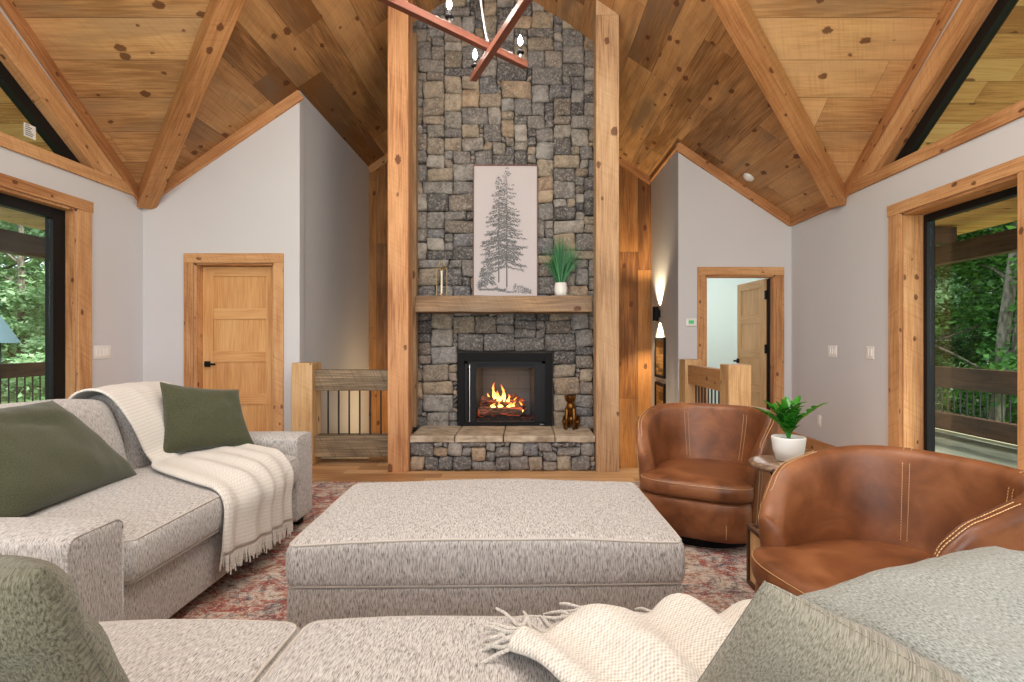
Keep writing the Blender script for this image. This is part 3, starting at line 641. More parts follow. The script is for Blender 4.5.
# ---- sconce and two slim framed panels on the stairwell's right wall
t = thing('wall_sconce', 'black cylinder up-and-down wall light glowing warm beside the stairwell', 'wall lamp', (XRR-.06, 7.84, 1.63))
b = MB()
prof = [(.038, -.10), (.043, -.10), (.043, .10), (.038, .10), (.038, .07), (.001, .07)]
b.lathe([(.001, -.07), (.038, -.07)]+prof, n=24, cap=False); b.build('lamp_body', M['black'], t, smooth=False)
b = MB(); b.box(.03, .06, -.03, .03, -.05, .05); b.build('wall_mount', M['black'], t)
lamp('sconce_up', 'SPOT', (XRR-.06, 7.84, 1.72), 80, (1, .80, .50), .02, (pi, 0, 0), spot=radians(112), blend=.7)
lamp('sconce_down', 'SPOT', (XRR-.06, 7.84, 1.54), 80, (1, .80, .50), .02, (0, 0, 0), spot=radians(112), blend=.7)
lamp('stairwell_lamp', 'POINT', (-1.62, 7.7, .35), 13, (1, .72, .38), .08)
lamp('stairwell_lamp', 'POINT', (1.25, 7.5, -.3), 14, (1, .78, .48), .08)
for z0, z1, w_ in ((.74, 1.30, 'upper'), (.10, .67, 'lower')):
    t = thing('framed_wall_panel', '%s of two slim black-framed wood panels under the wall light' % w_, 'wall art', (XRR, 7.78, (z0+z1)/2))
    h = (z1-z0)/2
    b = MB()
    b.box(-.03, 0, -.27, -.23, -h, h).box(-.03, 0, .23, .27, -h, h).box(-.03, 0, -.23, .23, h-.04, h).box(-.03, 0, -.23, .23, -h, -h+.04); b.build('picture_frame', M['black'], t)
    b = MB(); b.prism([(-.23, -h+.04), (.23, -h+.04), (.23, h-.04), (-.23, h-.04)], 0, -.016, -.002); b.build('wood_panel', M['bamboo'], t)

# ---------------------------------------------------------------- outside: porch, railing, woods
def porch(s, xa, xb, nm):
    b = MB(); b.box(min(xa, xb), max(xa, xb), -4, 13, -.16, -.03); o = b.build('porch_deck_'+nm, M['deck'])
    me = o.data; ul = me.uv_layers[0]
    for l in me.loops: p = me.vertices[l.vertex_index].co; ul.data[l.index].uv = (p.y, p.x)
    struct(o)
    b = MB(); X = [xa-s*.02, xb+s*.55]
    def q(pts): b.face(pts if (Vector(pts[1])-Vector(pts[0])).cross(Vector(pts[2])-Vector(pts[0])).z < 0 else pts[::-1])
    def fq(pts):
        n = (Vector(pts[1])-Vector(pts[0])).cross(Vector(pts[2])-Vector(pts[0]))
        if n.z > 0: pts = pts[::-1]
        b.face(pts, [(p[0], p[1]*1.24) for p in pts])
    fq([(X[0], 5.75, 2.82), (X[1], 5.75, 2.82), (X[1], YR, ZR), (X[0], YR, ZR)]); fq([(X[0], mir(5.75), 2.82), (X[1], mir(5.75), 2.82), (X[1], YR, ZR), (X[0], YR, ZR)])
    fq([(X[0], 5.75, 2.82), (X[1], 5.75, 2.82), (X[1], 13, 2.82), (X[0], 13, 2.82)]); fq([(X[0], mir(5.75), 2.82), (X[1], mir(5.75), 2.82), (X[1], -4, 2.82), (X[0], -4, 2.82)])
    o = b.build('porch_ceiling_'+nm, M['soffit'], merge=True); m_ = o.modifiers.new('t', 'SOLIDIFY'); m_.thickness = .1; m_.offset = -1; struct(o)
    b = MB(); b.box(min(xb, xb+s*.16), max(xb, xb+s*.16), -4, 13, 2.34, 2.60)
    tag(b.build('porch_beam', M['porchbeam']), 'dark brown timber beam along the edge of the %s porch roof' % nm, 'beam')
    b = MB(); b.box(4.75 if s > 0 else xb, xb if s > 0 else xa, 7.6, 7.75, 2.60, 2.80); tag(b.build('porch_joist', M['porchbeam']), 'dark timber joist crossing under the %s porch ceiling' % nm, 'beam')
porch(1, XR+.2, 5.85, 'right'); porch(-1, XL-.16, -6.3, 'left')
def deckrail(x, z1, z0, b1, b0, label, ya=2.2, yb=10.2, step=.11):
    t = thing('deck_railing', label, 'railing', (x, 7, -.03)); T = lambda o: LP(o)
    b = MB(); b.box(x-.06, x+.06, -1, 12.9, z0, z1); T(b.build('top_rail', M['porchbeam'], t, bev=.01))
    b = MB(); b.box(x-.06, x+.06, -1, 12.9, b0, b1); T(b.build('bottom_rail', M['porchbeam'], t, bev=.01))
    for k in range(int((yb-ya)/step)):
        y = ya+k*step; b = MB(); b.tube([(x, y, b1-.01), (x, y, z0+.01)], .009, 6); T(b.build('baluster', M['rod'], t))
deckrail(5.8, .89, .61, .26, .03, 'dark brown deck railing with black balusters outside the right window')
deckrail(-6.3, .975, .80, .26, .08, 'dark brown deck railing with black balusters outside the left window')
b = MB(); b.box(5.86, 6.02, -4, 13, -.22, -.0); struct(b.build('porch_deck_edge', flat('pale_deck_edge', lin(196, 190, 160), .8)))

# hillside
b = MB(); n = 60; G = []
def gz(x, y):
    r = max(0, sqrt(x*x+(y-4)**2)-9.); left = 1 if x < 0 else 0
    return -1.2+min(r, 40)*(.075 if left else .02)+.35*noise.noise(Vector((x*.13, y*.13, 0)))
for i in range(n+1):
    G.append([(-62+124*i/n, -45+124*j/n, gz(-62+124*i/n, -45+124*j/n)-(1.6 if (abs(-62+124*i/n) < 5.4 and -4.5 < -45+124*j/n < 13) else 0)) for j in range(n+1)])
b.grid(G, flip=False); struct(b.build('ground', M['ground'], smooth=True))

def leafmesh(name, mat, h, rad, nleaf, size, z0=.5, seed=1, droop=.3, cone=False, blobs=26):
    random.seed(seed); b = MB(); cl = []
    for k in range(blobs):
        zz = z0+(h-z0)*(k+.5)/blobs; f = (zz-z0)/(h-z0)
        rr = rad*((1-f)**.8 if cone else sqrt(max(.05, 1-(2*f-.85)**2*.55))); a_ = random.uniform(0, 2*pi); d = rr*random.uniform(.25, .9)
        cl.append((Vector((d*cos(a_), d*sin(a_), zz)), random.uniform(.45, .95)*(rad*.42)))
    for k in range(nleaf):
        c, r = random.choice(cl)
        d = Vector((random.gauss(0, 1), random.gauss(0, 1), random.gauss(0, .42))); d = d.normalized()*r*random.uniform(.35, 1.05)
        p = c+d; u = Vector((random.gauss(0, 1), random.gauss(0, 1), random.gauss(0, .35)-droop)).normalized(); w = u.cross(Vector((random.gauss(0, .5), random.gauss(0, .5), 1))).normalized()
        s_ = size*random.uniform(.6, 1.3); nn = u.cross(w)*.18*s_
        b.face([p, p+u*s_*.5+w*s_*.32+nn, p+u*s_, p+u*s_*.5-w*s_*.32+nn])
    me_o = b.build(name, mat); return me_o, cl
def make_tree(kind, h, rad, nleaf, size, mat, seed, cone=False, z0=.5, lean=0):
    t = bpy.data.objects.new('tree', None); C.objects.link(t)
    fo, cl = leafmesh('foliage', mat, h, rad, nleaf, size, z0, seed, cone=cone); fo.parent = t
    b = MB(); pts = [(lean*z*z*.02+.06*sin(z*1.3), .05*cos(z), z) for z in [-1.5+(h+.5)*k/8 for k in range(9)]]
    b.tube(pts, [.17*(1-k/9)+.02 for k in range(9)], 10)
    for c, r in cl[::2]:
        z = max(.2, c.z-.6-abs(c.x)*.3); b.tube([(0, 0, z), (c.x*.5, c.y*.5, (z+c.z)/2+.1), (c.x, c.y, c.z)], [.05, .03, .012], 6)
    tr = b.build('trunk', M['bark'], t, smooth=True); return t
kinds = {'bright': make_tree('b', 9, 2.9, 15000, .18, M['leafA'], 5), 'deep': make_tree('d', 11, 3.2, 15000, .18, M['leafB'], 9, z0=.2, lean=1),
         'hemlock': make_tree('h', 8, 2.3, 12000, .14, M['leafC'], 12, cone=True, z0=-.3)}
first = {k: True for k in kinds}
words = {'bright': 'bright leafy tree', 'deep': 'deep green broadleaf tree', 'hemlock': 'dark hemlock tree'}
spots = [('bright', -9.9, 14.4, .9), ('bright', -15.6, 17.3, .9), ('bright', -17.5, 18, 1.1), ('bright', -13.0, 18.4, 1), ('bright', -22, 22.5, 1.3), ('bright', -20.5, 25, 1.2), ('hemlock', -18.5, 14.2, .8), ('bright', -26, 27, 1.5), ('bright', -15.5, 8.2, 1.0), ('bright', -15.5, 21, 1.2), ('deep', -23, 18, 1.2),
         ('deep', 10.6, 12.2, .95), ('hemlock', 12.6, 14.2, .8), ('deep', 11.2, 16.2, 1.1), ('deep', 15.2, 16.8, 1), ('bright', 14.4, 20.5, 1.1), ('deep', 18, 20.5, 1.3), ('hemlock', 19, 25, 1.2), ('deep', 16, 26, 1.4), ('bright', 23.5, 27.5, 1.6), ('deep', 9.2, 14.8, 1), ('deep', 14.5, 12.4, .9)]
for i, (k, x, y, s_) in enumerate(spots):
    o = kinds[k] if first[k] else copy_tree(kinds[k]); first[k] = False
    o.location = (x, y, gz(x, y)); o.rotation_euler[2] = i*1.7; o.scale = (s_, s_, s_)
    sd = 'left' if x < 0 else 'right'
    tag(o, '%s in the woods outside the %s window' % (words[k], sd), 'tree', '%ss outside the %s window' % (words[k], sd))
# far wall of woods: nobody could count these leaves
for nm, x0, x1, mt in (('left', -46, -20, 'leafA'), ('right', 18, 46, 'leafB')):
    random.seed(77); b = MB()
    for k in range(15000):
        f = random.random(); x = x0+(x1-x0)*f; a_ = 38 if nm == 'left' else 38
        y = (44-abs(x))*.9+12+random.uniform(-2, 2); z = random.uniform(-1.2, 15+3*sin(x*.7)+2*sin(x*1.9))
        d = Vector((random.gauss(0, 1), random.gauss(0, 1), random.gauss(0, .5))).normalized(); w = d.cross(Vector((random.gauss(0, .4), random.gauss(0, .4), 1))).normalized()
        s_ = random.uniform(.5, 1.0); p = Vector((x, y, z)); b.face([p, p+d*s_*.5+w*s_*.36+Vector((0, 0, .06)), p+d*s_, p+d*s_*.5-w*s_*.36+Vector((0, 0, .06))])
    o = b.build('distant_foliage', M[mt]); tag(o, 'distant mass of green leaves behind the trees on the %s' % nm, 'foliage', kind='stuff')
# birch trunk leaning outside the right window
b = MB(); b.tube([(9.6, 11.5, -1.2), (9.9, 11.6, 1.5), (10.5, 11.8, 4.5), (11.0, 12, 8)], [.13, .11, .09, .05], 10)
b.tube([(9.75, 11.55, .8), (10.5, 11.3, 1.7), (11.4, 11.2, 2.0)], [.04, .03, .012], 8)
tag(b.build('leaning_trunk', M['bark'], smooth=True), 'slender pale trunk leaning right outside the right window', 'tree trunk')
# small house seen through the left window
t = thing('neighbour_house', 'small dark house with blue-grey metal roof among the trees at left', 'house', (-14.75, 12.9, .2), radians(20))
b = MB(); b.box(-1.6, 1.6, -1.2, 1.2, -1, 1.1); b.build('walls', M['siding'], t)
b = MB(); b.prism([(-1.5, 1.0), (1.5, 1.0), (0, 2.0)], 0, -1.9, 1.9); b.build('roof', M['metalroof'], t)
# ---------------------------------------------------------------- fireplace
FX = -.227                                            # its centre line
def off(parent, o): o.matrix_parent_inverse = Matrix.Translation(-parent.location); return o
STONES = [lin(*c) for c in ((150, 145, 140), (128, 125, 123), (164, 156, 146), (176, 160, 138), (104, 102, 102), (186, 164, 136), (146, 134, 122), (118, 118, 122), (164, 148, 128), (154, 151, 148), (92, 90, 92), (180, 154, 126), (172, 165, 156), (136, 130, 126), (140, 136, 134), (122, 118, 116))]
def stonework(mb, x0, x1, z0, z1, yf, holes=(), top=None, cell=.047, seed=1, hs=(2, 3, 3, 4, 4), ws=(3, 4, 5, 5, 6, 7)):
    rnd = random.Random(seed); nx = round((x1-x0)/cell); nz = round((z1-z0)/cell); cw = (x1-x0)/nx; ch = (z1-z0)/nz
    occ = [[False]*nz for _ in range(nx)]
    for (a, b_, c, d) in holes:
        for i in range(nx):
            for j in range(nz):
                if a < x0+(i+.5)*cw < b_ and c < z0+(j+.5)*ch < d: occ[i][j] = True
    for j in range(nz):
        for i in range(nx):
            if occ[i][j]: continue
            w = rnd.choice(ws); h = rnd.choice(hs)
            w = max(w, h)
            k = 0
            while k < w and i+k < nx and not occ[i+k][j]: k += 1
            if k <= w+1: w = k
            if k > 9: w = min(w, k-2)
            w = max(1, w)
            w = min(w, nx-i); h = min(h, nz-j)
            if w <= 2: h = min(h, 2)
            if w == 1: h = 1
            while h > 1 and any(occ[a_][j+h-1] or any(occ[a_][j+m] for m in range(h)) for a_ in range(i, i+w)): h -= 1
            for a_ in range(i, i+w):
                for m in range(h): occ[a_][j+m] = True
            X0_, X1_, Z0_, Z1_ = x0+i*cw, x0+(i+w)*cw, z0+j*ch, z0+(j+h)*ch
            if top and Z0_ > top((X0_+X1_)/2): continue
            g = .0022; cx, cz, hx, hz = (X0_+X1_)/2, (Z0_+Z1_)/2, (X1_-X0_)/2-g, (Z1_-Z0_)/2-g
            dep = rnd.uniform(.0, .028); c = rnd.choice(STONES); v = rnd.uniform(.58, 1.02); zz = (Z0_-z0)
            mb.c = (c[0]*v, c[1]*v, c[2]*v, 1)
            ph = rnd.uniform(0, 99); n1 = max(4, int(hx*2/.03)); n2 = max(4, int(hz*2/.03)); r = min(.013, hx*.4, hz*.4)
            sk = [rnd.uniform(-.011, .011) for _ in range(4)]
            G = []
            ts = lambda n: [-1.0, -1.0]+[-1+2*q/n for q in range(0, n+1)]+[1.0, 1.0]
            A, B = ts(n1), ts(n2)
            for ia, a_ in enumerate(A):
                row = []
                for ib, b2 in enumerate(B):
                    lv = 0 if (ia == 0 or ib == 0 or ia == len(A)-1 or ib == len(B)-1) else (1 if (ia == 1 or ib == 1 or ia == len(A)-2 or ib == len(B)-2) else 2)
                    sc = 1 if lv < 2 else .93
                    px, pz = a_*hx, b2*hz
                    if lv == 2: px *= 1-.004/hx; pz *= 1-.004/hz
                    # rounded corners
                    ex, ez = abs(px)-(hx-r), abs(pz)-(hz-r)
                    if ex > 0 and ez > 0:
                        L = sqrt(ex*ex+ez*ez); m = max(ex, ez)/L
                        px = math.copysign(hx-r+ex*m, px); pz = math.copysign(hz-r+ez*m, pz)
                    px += sk[0]*(pz/hz)+.009*noise.noise(Vector((ph, pz*22, a_))); pz += sk[1]*(px/hx)+.009*noise.noise(Vector((ph+9, px*22, b2)))
                    nn = noise.noise(Vector((px*13+ph, pz*13, 0)))*.016+noise.noise(Vector((px*40+ph, pz*40, 3)))*.008
                    edge = min(1, min(hx-abs(px), hz-abs(pz))/.016); edge = max(0, edge)
                    y = yf+ (.03 if lv == 0 else (.006-dep*.3 if lv == 1 else -dep-nn-.008*sqrt(edge)))
                    row.append((cx+px, y, cz+pz))
                G.append(row)
            mb.grid(G)
    return mb
YS = 6.02
chim = thing('stone_fireplace', 'tall grey and tan fieldstone fireplace chimney rising to the ceiling ridge', 'fireplace', (FX, YS, 0))
fx0, fx1, fz0, fz1 = FX-.505, FX+.505, .345, 1.12
topz = lambda x: min(zl(x), zr(x))+.02
b = stonework(MB(), -1.30, .86, .30, 5.12, YS, holes=[(fx0, fx1, fz0-.1, fz1)], top=topz, seed=7)
off(chim, b.build('stone_veneer', M['stone'], chim, smooth=True))
b = MB(); yb0, yb1 = YS+.025, 7.5
for (x0, x1, z0, z1) in ((-1.32, fx0, -1.5, 4.2), (fx1, .87, -1.5, 4.2), (fx0, fx1, -1.5, fz0), (fx0, fx1, fz1, 4.2)): b.box(x0, x1, yb0, yb1 if (z0 < 0 and z1 > 4) or z0 > 1 else yb0+.1, z0, z1)
b.prism([(-1.32, 4.19), (.87, 4.19), (.87, zr(.87)), (X0, ZR), (-1.32, zl(-1.32))], 1, yb0, yb1)
off(chim, b.build('chimney_core', M['mortar'], chim))
b = MB(); b.box(-1.30, -1.158, 5.90, YS-.0, .34, 4.5); off(chim, plabel(b.build('side_board', M['post2'], chim, bev=.004), 'vertical wood board beside the stone'))
# hearth
hz = .275
b = stonework(MB(), -1.118, .665, .0, hz, 5.40, seed=13, cell=.046, hs=(2, 2, 3, 3), ws=(2, 3, 3, 4, 5)); off(chim, b.build('hearth_stones', M['stone'], chim, smooth=True))
b = MB(); b.box(-1.118, .665, 5.425, YS+.02, 0, hz); off(chim, b.build('hearth_core', M['mortar'], chim))
random.seed(5)
for (a_, c_) in ((-1.118, -.69), (-.682, -.222), (-.214, .274), (.282, .665)):
    b = MB()
    def chis(p, a_=a_):
        k = noise.noise(Vector((p.x*9+a_*7, p.z*30, p.y*9)))
        f = max(0, (-p.y-.2)/.13); return Vector((p.x+.004*k, p.y+.016*k*f, p.z+.003*noise.noise(Vector((p.x*6, p.y*6, a_)))))
    rbox(b, ((a_+c_)/2, 5.70, hz+.033), (c_-a_)/2, .33, .032, .010, chis, n=(14, 10, 3)); off(chim, b.build('hearth_slab', M['slab'], chim, smooth=True))
# gas insert
ins = thing('gas_fireplace_insert', 'black framed gas fireplace insert with burning logs above the stone hearth', 'fireplace insert', (FX, YS, fz0))
def I(o): return off(ins, o)
b = MB(); yf = YS-.035
b.box(fx0, fx0+.07, yf, YS+.02, fz0, fz1).box(fx1-.07, fx1, yf, YS+.02, fz0, fz1).box(fx0+.07, fx1-.07, yf, YS+.02, fz1-.085, fz1).box(fx0+.07, fx1-.07, yf, YS+.02, fz0, fz0+.035)
I(b.build('surround', M['black'], ins, bev=.003))
ox0, ox1, oz0, oz1 = fx0+.07, fx1-.07, fz0+.035, fz1-.085
b = MB()
b.box(ox0, ox0+.035, YS, YS+.06, oz0, oz1).box(ox1-.035, ox1, YS, YS+.06, oz0, oz1).box(ox0, ox1, YS, YS+.05, oz1-.03, oz1)
b.box(ox0+.064, ox0+.12, YS+.02, YS+.09, oz0, oz1).box(ox1-.12, ox1-.03, YS+.02, YS+.09, oz0, oz1).box(ox0, ox1, YS+.04, YS+.09, oz1-.075, oz1-.03)
I(b.build('inner_frame', M['frame'], ins))
b = MB(); b.box(ox0+.052, ox0+.058, YS+.005, YS+.02, oz0, oz1-.04); I(b.build('chrome_edge', M['silver'], ins))
b = MB(); yb = YS+.48; wi, wo = .16, .08
def quad(p, uv): b.face(p, uv)
bx0, bx1 = ox0+wi, ox1-wi
quad([(bx0, yb, oz0), (bx1, yb, oz0), (bx1, yb, oz1), (bx0, yb, oz1)], [(0, 0), (.6, 0), (.6, .62), (0, .62)])
quad([(ox0+.08, YS+.05, oz0), (bx0, yb, oz0), (bx0, yb, oz1), (ox0+.08, YS+.05, oz1)], [(0, 0), (.4, 0), (.4, .62), (0, .62)])
quad([(bx1, yb, oz0), (ox1-.08, YS+.05, oz0), (ox1-.08, YS+.05, oz1), (bx1, yb, oz1)], [(0, 0), (.4, 0), (.4, .62), (0, .62)])
quad([(ox0, YS, oz1), (bx0, yb, oz1), (bx1, yb, oz1), (ox1, YS, oz1)], [(0, 0)]*4)
quad([(ox0, YS, oz0), (ox1, YS, oz0), (bx1, yb, oz0), (bx0, yb, oz0)], [(0, 0)]*4)
o = I(b.build('firebox', M['firebrick'], ins)); m_ = o.modifiers.new('t', 'SOLIDIFY'); m_.thickness = .01
b = MB(); rbox(b, (FX-.02, YS+.23, oz0+.012), .33, .15, .016, .01, lambda p: Vector((p.x, p.y, p.z+.012*noise.noise(p*40))), n=(24, 12, 1)); I(b.build('ember_bed', M['ember'], ins, smooth=True))
b = MB()
for k in range(7): b.box(FX-.21+k*.058, FX-.198+k*.058, YS+.10, YS+.34, oz0+.03, oz0+.045)
b.box(FX-.23, FX+.17, YS+.11, YS+.125, oz0+.03, oz0+.05)
for x in (FX-.21, FX+.15): b.box(x, x+.014, YS+.10, YS+.114, oz0, oz0+.12)
I(b.build('log_grate', M['frame'], ins))
def log(p0, p1, r, seed):
    b = MB(); p0, p1 = Vector(p0), Vector(p1); r *= 1.12
    for q in (p0, p1): q.x = FX-.02+(q.x-FX+.02)*1.22
    n = 14; d = (p1-p0); u = d.orthogonal().normalized(); w = d.normalized().cross(u); G = []
    for i in range(n+1):
        c = p0+d*i/n; rr = r*(.9+.16*noise.noise(Vector((i*.5, seed, 0))))*(1 if 0 < i < n else .82)
        G.append([c+(u*cos(t)+w*sin(t))*rr*(1+.22*noise.noise(Vector((cos(t)*1.6, sin(t)*1.6+seed, i*.55)))) for t in [2*pi*k/14 for k in range(14)]])
    b.grid(G, wrap=True, flip=True); b.face(G[0]); b.face(G[-1][::-1]); I(b.build('log', M['log'], ins, smooth=True))
lz = oz0+.05
log((FX-.25, YS+.14, lz+.045), (FX+.15, YS+.13, lz+.05), .052, 1)
log((FX-.24, YS+.27, lz+.10), (FX+.17, YS+.28, lz+.11), .062, 2)
log((FX-.23, YS+.20, lz+.17), (FX-.03, YS+.24, lz+.15), .042, 3)
log((FX+.16, YS+.16, lz+.06), (FX+.06, YS+.33, lz+.19), .046, 4)
log((FX-.10, YS+.14, lz+.13), (FX+.12, YS+.17, lz+.10), .034, 6)
random.seed(8); b = MB()
def flame(cx, cy, z0, h, r, ph):
    G = []; U = []
    for i in range(11):
        f = i/10; rr = r*(sin(pi*min(1, f*1.25+.18))**.8 if f < .65 else (1-f)/.35*.62)+.0012
        ox = .014*sin(f*5+ph)*f*1.6; G.append([(cx+ox+rr*cos(t), cy+rr*.5*sin(t), z0+h*f) for t in [2*pi*k/10 for k in range(10)]]); U.append([(0, f)]*10)
    b.grid(G, U, wrap=True, flip=True)
for (x, y, z, h, r) in ((-.075, .2, .15, .25, .026), (.0, .22, .14, .235, .026), (-.035, .18, .15, .15, .03), (.045, .2, .12, .14, .022), (-.12, .2, .15, .12, .02), (.12, .24, .10, .12, .03), (.165, .16, .04, .15, .02), (-.02, .12, .10, .075, .035), (.06, .12, .09, .08, .03), (-.08, .11, .1, .06, .03), (.1, .13, .09, .09, .022)):
    flame(FX+x*1.25-.03, YS+y, lz+z-.01, h*.88, r*.85, random.uniform(0, 6))
I(b.build('flame', M['flame'], ins, smooth=True))
lamp('fire_light', 'POINT', (FX-.01, YS+.14, lz+.34), 1.2, (1, .5, .2), .06)
b = MB(); b.box(fx1-.13, fx1-.09, yf-.002, yf, fz0+.012, fz0+.018); I(b.build('name_plate', M['silver'], ins))
# posts, mantel
def post(x0, x1, mat, lab):
    h = min(min(zl(x0), zr(x0)), min(zl(x1), zr(x1)))
    b = MB(); top = [(x0, 0), (x1, 0), (x1, min(zl(x1), zr(x1))), (x0, min(zl(x0), zr(x0)))]
    b.box(x0, x1, 5.33, 5.53, 0, h); o = b.build('timber_post', mat, bev=.007)
    tag(o, lab, 'post'); c = MB(); c.prism([(x0, h-.001), (x1, h-.001), (x1, min(zl(x1), zr(x1))), (x0, min(zl(x0), zr(x0)))], 1, 5.33, 5.53, uvrot=1); c.build('top_end', mat, o)
post(-1.318, -1.12, M['post'], 'orange-toned square timber post at the left side of the stone fireplace')
post(.667, .888, M['post2'], 'greyish weathered square timber post at the right side of the stone fireplace')
b = MB(); rbox(b, (FX+.0, 5.83, 1.625), .896, .19, .083, .010, lambda p: Vector((p.x, p.y+.005*noise.noise(p*7), p.z+.005*noise.noise(Vector((p.x*4, p.y*6, p.z*9))))), n=(40, 6, 5), )
o = b.build('mantel_shelf', M['mantel'], smooth=True); tag(o, 'thick rough-sawn wooden mantel beam across the stone fireplace', 'mantel'); MT = 1.708

# ---- on the mantel and hearth
t = thing('tree_artwork', 'tall framed pencil drawing of fir trees leaning above the mantel', 'picture', (-.218, 5.93, MT))
t.rotation_euler[0] = radians(-2.2)
aw, ah = .345, 1.42
b = MB(); b.box(-aw+.012, aw-.012, -.012, .0, .012, ah-.012); b.build('canvas', M['canvas'], t)
b = MB(); b.box(-aw, -aw+.012, -.02, .02, 0, ah).box(aw-.012, aw, -.02, .02, 0, ah).box(-aw+.012, aw-.012, -.02, .02, 0, .012).box(-aw+.012, aw-.012, -.02, .02, ah-.012, ah)
b.build('picture_frame', M['redwood'], t)
random.seed(21); b = MB(); b2 = MB()
def stroke(mb, x, z, dx, dz, w):
    L = sqrt(dx*dx+dz*dz) or 1e-6; nx_, nz_ = -dz/L*w, dx/L*w
    y = -.0135-random.random()*.0006
    if abs(x+dx) > aw-.03 or abs(x) > aw-.03: return
    mb.face([(x-nx_, y, z-nz_), (x+dx*.6-nx_*.7, y, z+dz*.6-nz_*.7), (x+dx, y, z+dz), (x+dx*.6+nx_*.7, y, z+dz*.6+nz_*.7), (x+nx_, y, z+nz_)])
def fir(cx, zb, zt, zbr, wid, n, dens=1., lean=0):
    stroke(b2, cx, zb, lean, (zt-zb), .0065 if zt-zb > .5 else .003)
    for k in range(n):
        f = k/n; z = zbr+(zt-zbr)*f
        for sg in (-1, 1):
            if random.random() < .12: continue
            L = wid*((1-f)**.75)*random.uniform(.45, 1.1)+.008; dz = -L*random.uniform(.1, .6)*(1 if f < .6 else .6)
            m = max(3, int(L/.0075))
            for q in range(m):
                g = q/m; px = cx+lean*f+sg*L*g; pz = z+dz*g*(1.5-g*.75)
                for r_ in range(2):
                    if random.random() < .80*dens:
                        s_ = random.uniform(.014, .034)*(1.25-f*.5); stroke(b if random.random() < .6 else b2, px+random.gauss(0, .003), pz+random.gauss(0, .004), sg*s_*random.uniform(.1, 1), -s_*random.uniform(.1, .9), .0026+.0018*random.random())
fir(-.07, .16, 1.31, .42, .21, 46); fir(.015, .11, 1.41, .34, .23, 54); fir(-.185, .13, .52, .16, .085, 22)
fir(-.245, .12, .33, .13, .05, 12); 
for k in range(900):
    x = random.uniform(-.28, .27); hgt = .09+.05*sin(x*9+1)+(.03 if x > .05 else 0); z = random.uniform(.045, max(.06, hgt-.02)) if abs(x) > .08 else random.uniform(.03, .06)
    if x > .0 and z < .05: continue
    s_ = random.uniform(.01, .035); stroke(b if random.random() < .7 else b2, x, z+(.03 if x < 0 else 0)-.05*max(0, x-.05), s_*random.uniform(-.4, 1), s_*random.uniform(-.1, .7), .0022)
b.build('pencil_drawing', M['ink'], t); plabel(b2.build('pencil_shading', M['ink2'], t), 'darker pencil strokes')

t = thing('potted_grass', 'small white pot of tall green grass at the right end of the mantel', 'potted plant', (.365, 5.86, MT))
b = MB(); b.lathe([(.03, 0), (.055, .004), (.068, .05), (.070, .09), (.064, .135), (.058, .15), (.052, .15), (.050, .12), (.001, .12)], n=28, cap=False)
for k in range(5):
    z = .025+k*.025; r = .0635+.0055*sin((z/.15)*pi); b.tube([(r*cos(q), r*sin(q), z) for q in [2*pi*m/28 for m in range(28)]], .0022, 4, closed=True)
b.build('pot', M['ceramic'], t, smooth=True)
def blade(b, o, tip, w, bend, n=6, twist=0):
    o, tip = Vector(o), Vector(tip); d = tip-o; sd = Vector((-d.y, d.x, 0)); sd = (sd.normalized() if sd.length > 1e-4 else Vector((1, 0, 0)))
    if twist: sd = Matrix.Rotation(twist, 3, 'Z') @ sd
    G = []
    for i in range(n+1):
        f = i/n; p = o+d*f+Vector((d.x, d.y, 0))*bend*(f*f-f)+Vector((0, 0, 1))*(.0); ww = w*(1-f**3)*(.5+.5*min(1, f*4))
        G.append([p-sd*ww, p+Vector((0, 0, -ww*.3)), p+sd*ww])
    b.grid(G)
random.seed(4); b = MB()
for k in range(170):
    a_ = random.uniform(0, 2*pi); r0 = random.uniform(0, .035); R1 = random.uniform(.02, .28)**1.; h = random.uniform(.34, .56)*(1.08-R1*1.1)
    blade(b, (r0*cos(a_), r0*sin(a_), .115), (R1*cos(a_), R1*sin(a_)*.7, .12+h), .006, random.uniform(.3, .9), twist=random.uniform(0, 3))
b.build('grass', M['grassblade'], t)
t = thing('candle_lantern', 'slim brass wire lantern with a white candle at the left end of the mantel', 'candle holder', (-.88, 5.84, MT))
b = MB(); b.lathe([(.045, 0), (.050, .006), (.040, .016), (.022, .020), (.018, .035), (.012, .038)], n=24); b.build('base', M['copper'], t, smooth=True)
b = MB(); b.lathe([(.0105, .035), (.0105, .27), (.006, .274)], n=16); b.build('candle', M['candle'], t, smooth=True)
b = MB()
for (dx, dy) in ((-.055, 0), (.055, 0), (0, -.055), (0, .055)): b.tube([(dx, dy, .0), (dx, dy, .30), (dx*.05, dy*.05, .375)], .0022, 6)
for z in (.004, .30): b.tube([(-.055, 0, z), (0, -.055, z), (.055, 0, z), (0, .055, z)], .0022, 6, closed=True)
b.build('wire_frame', M['brass'], t)
b = MB(); b.lathe([(.048, .01), (.048, .22)], n=24, cap=False); b.build('glass_tube', M['glass'], t, smooth=True)

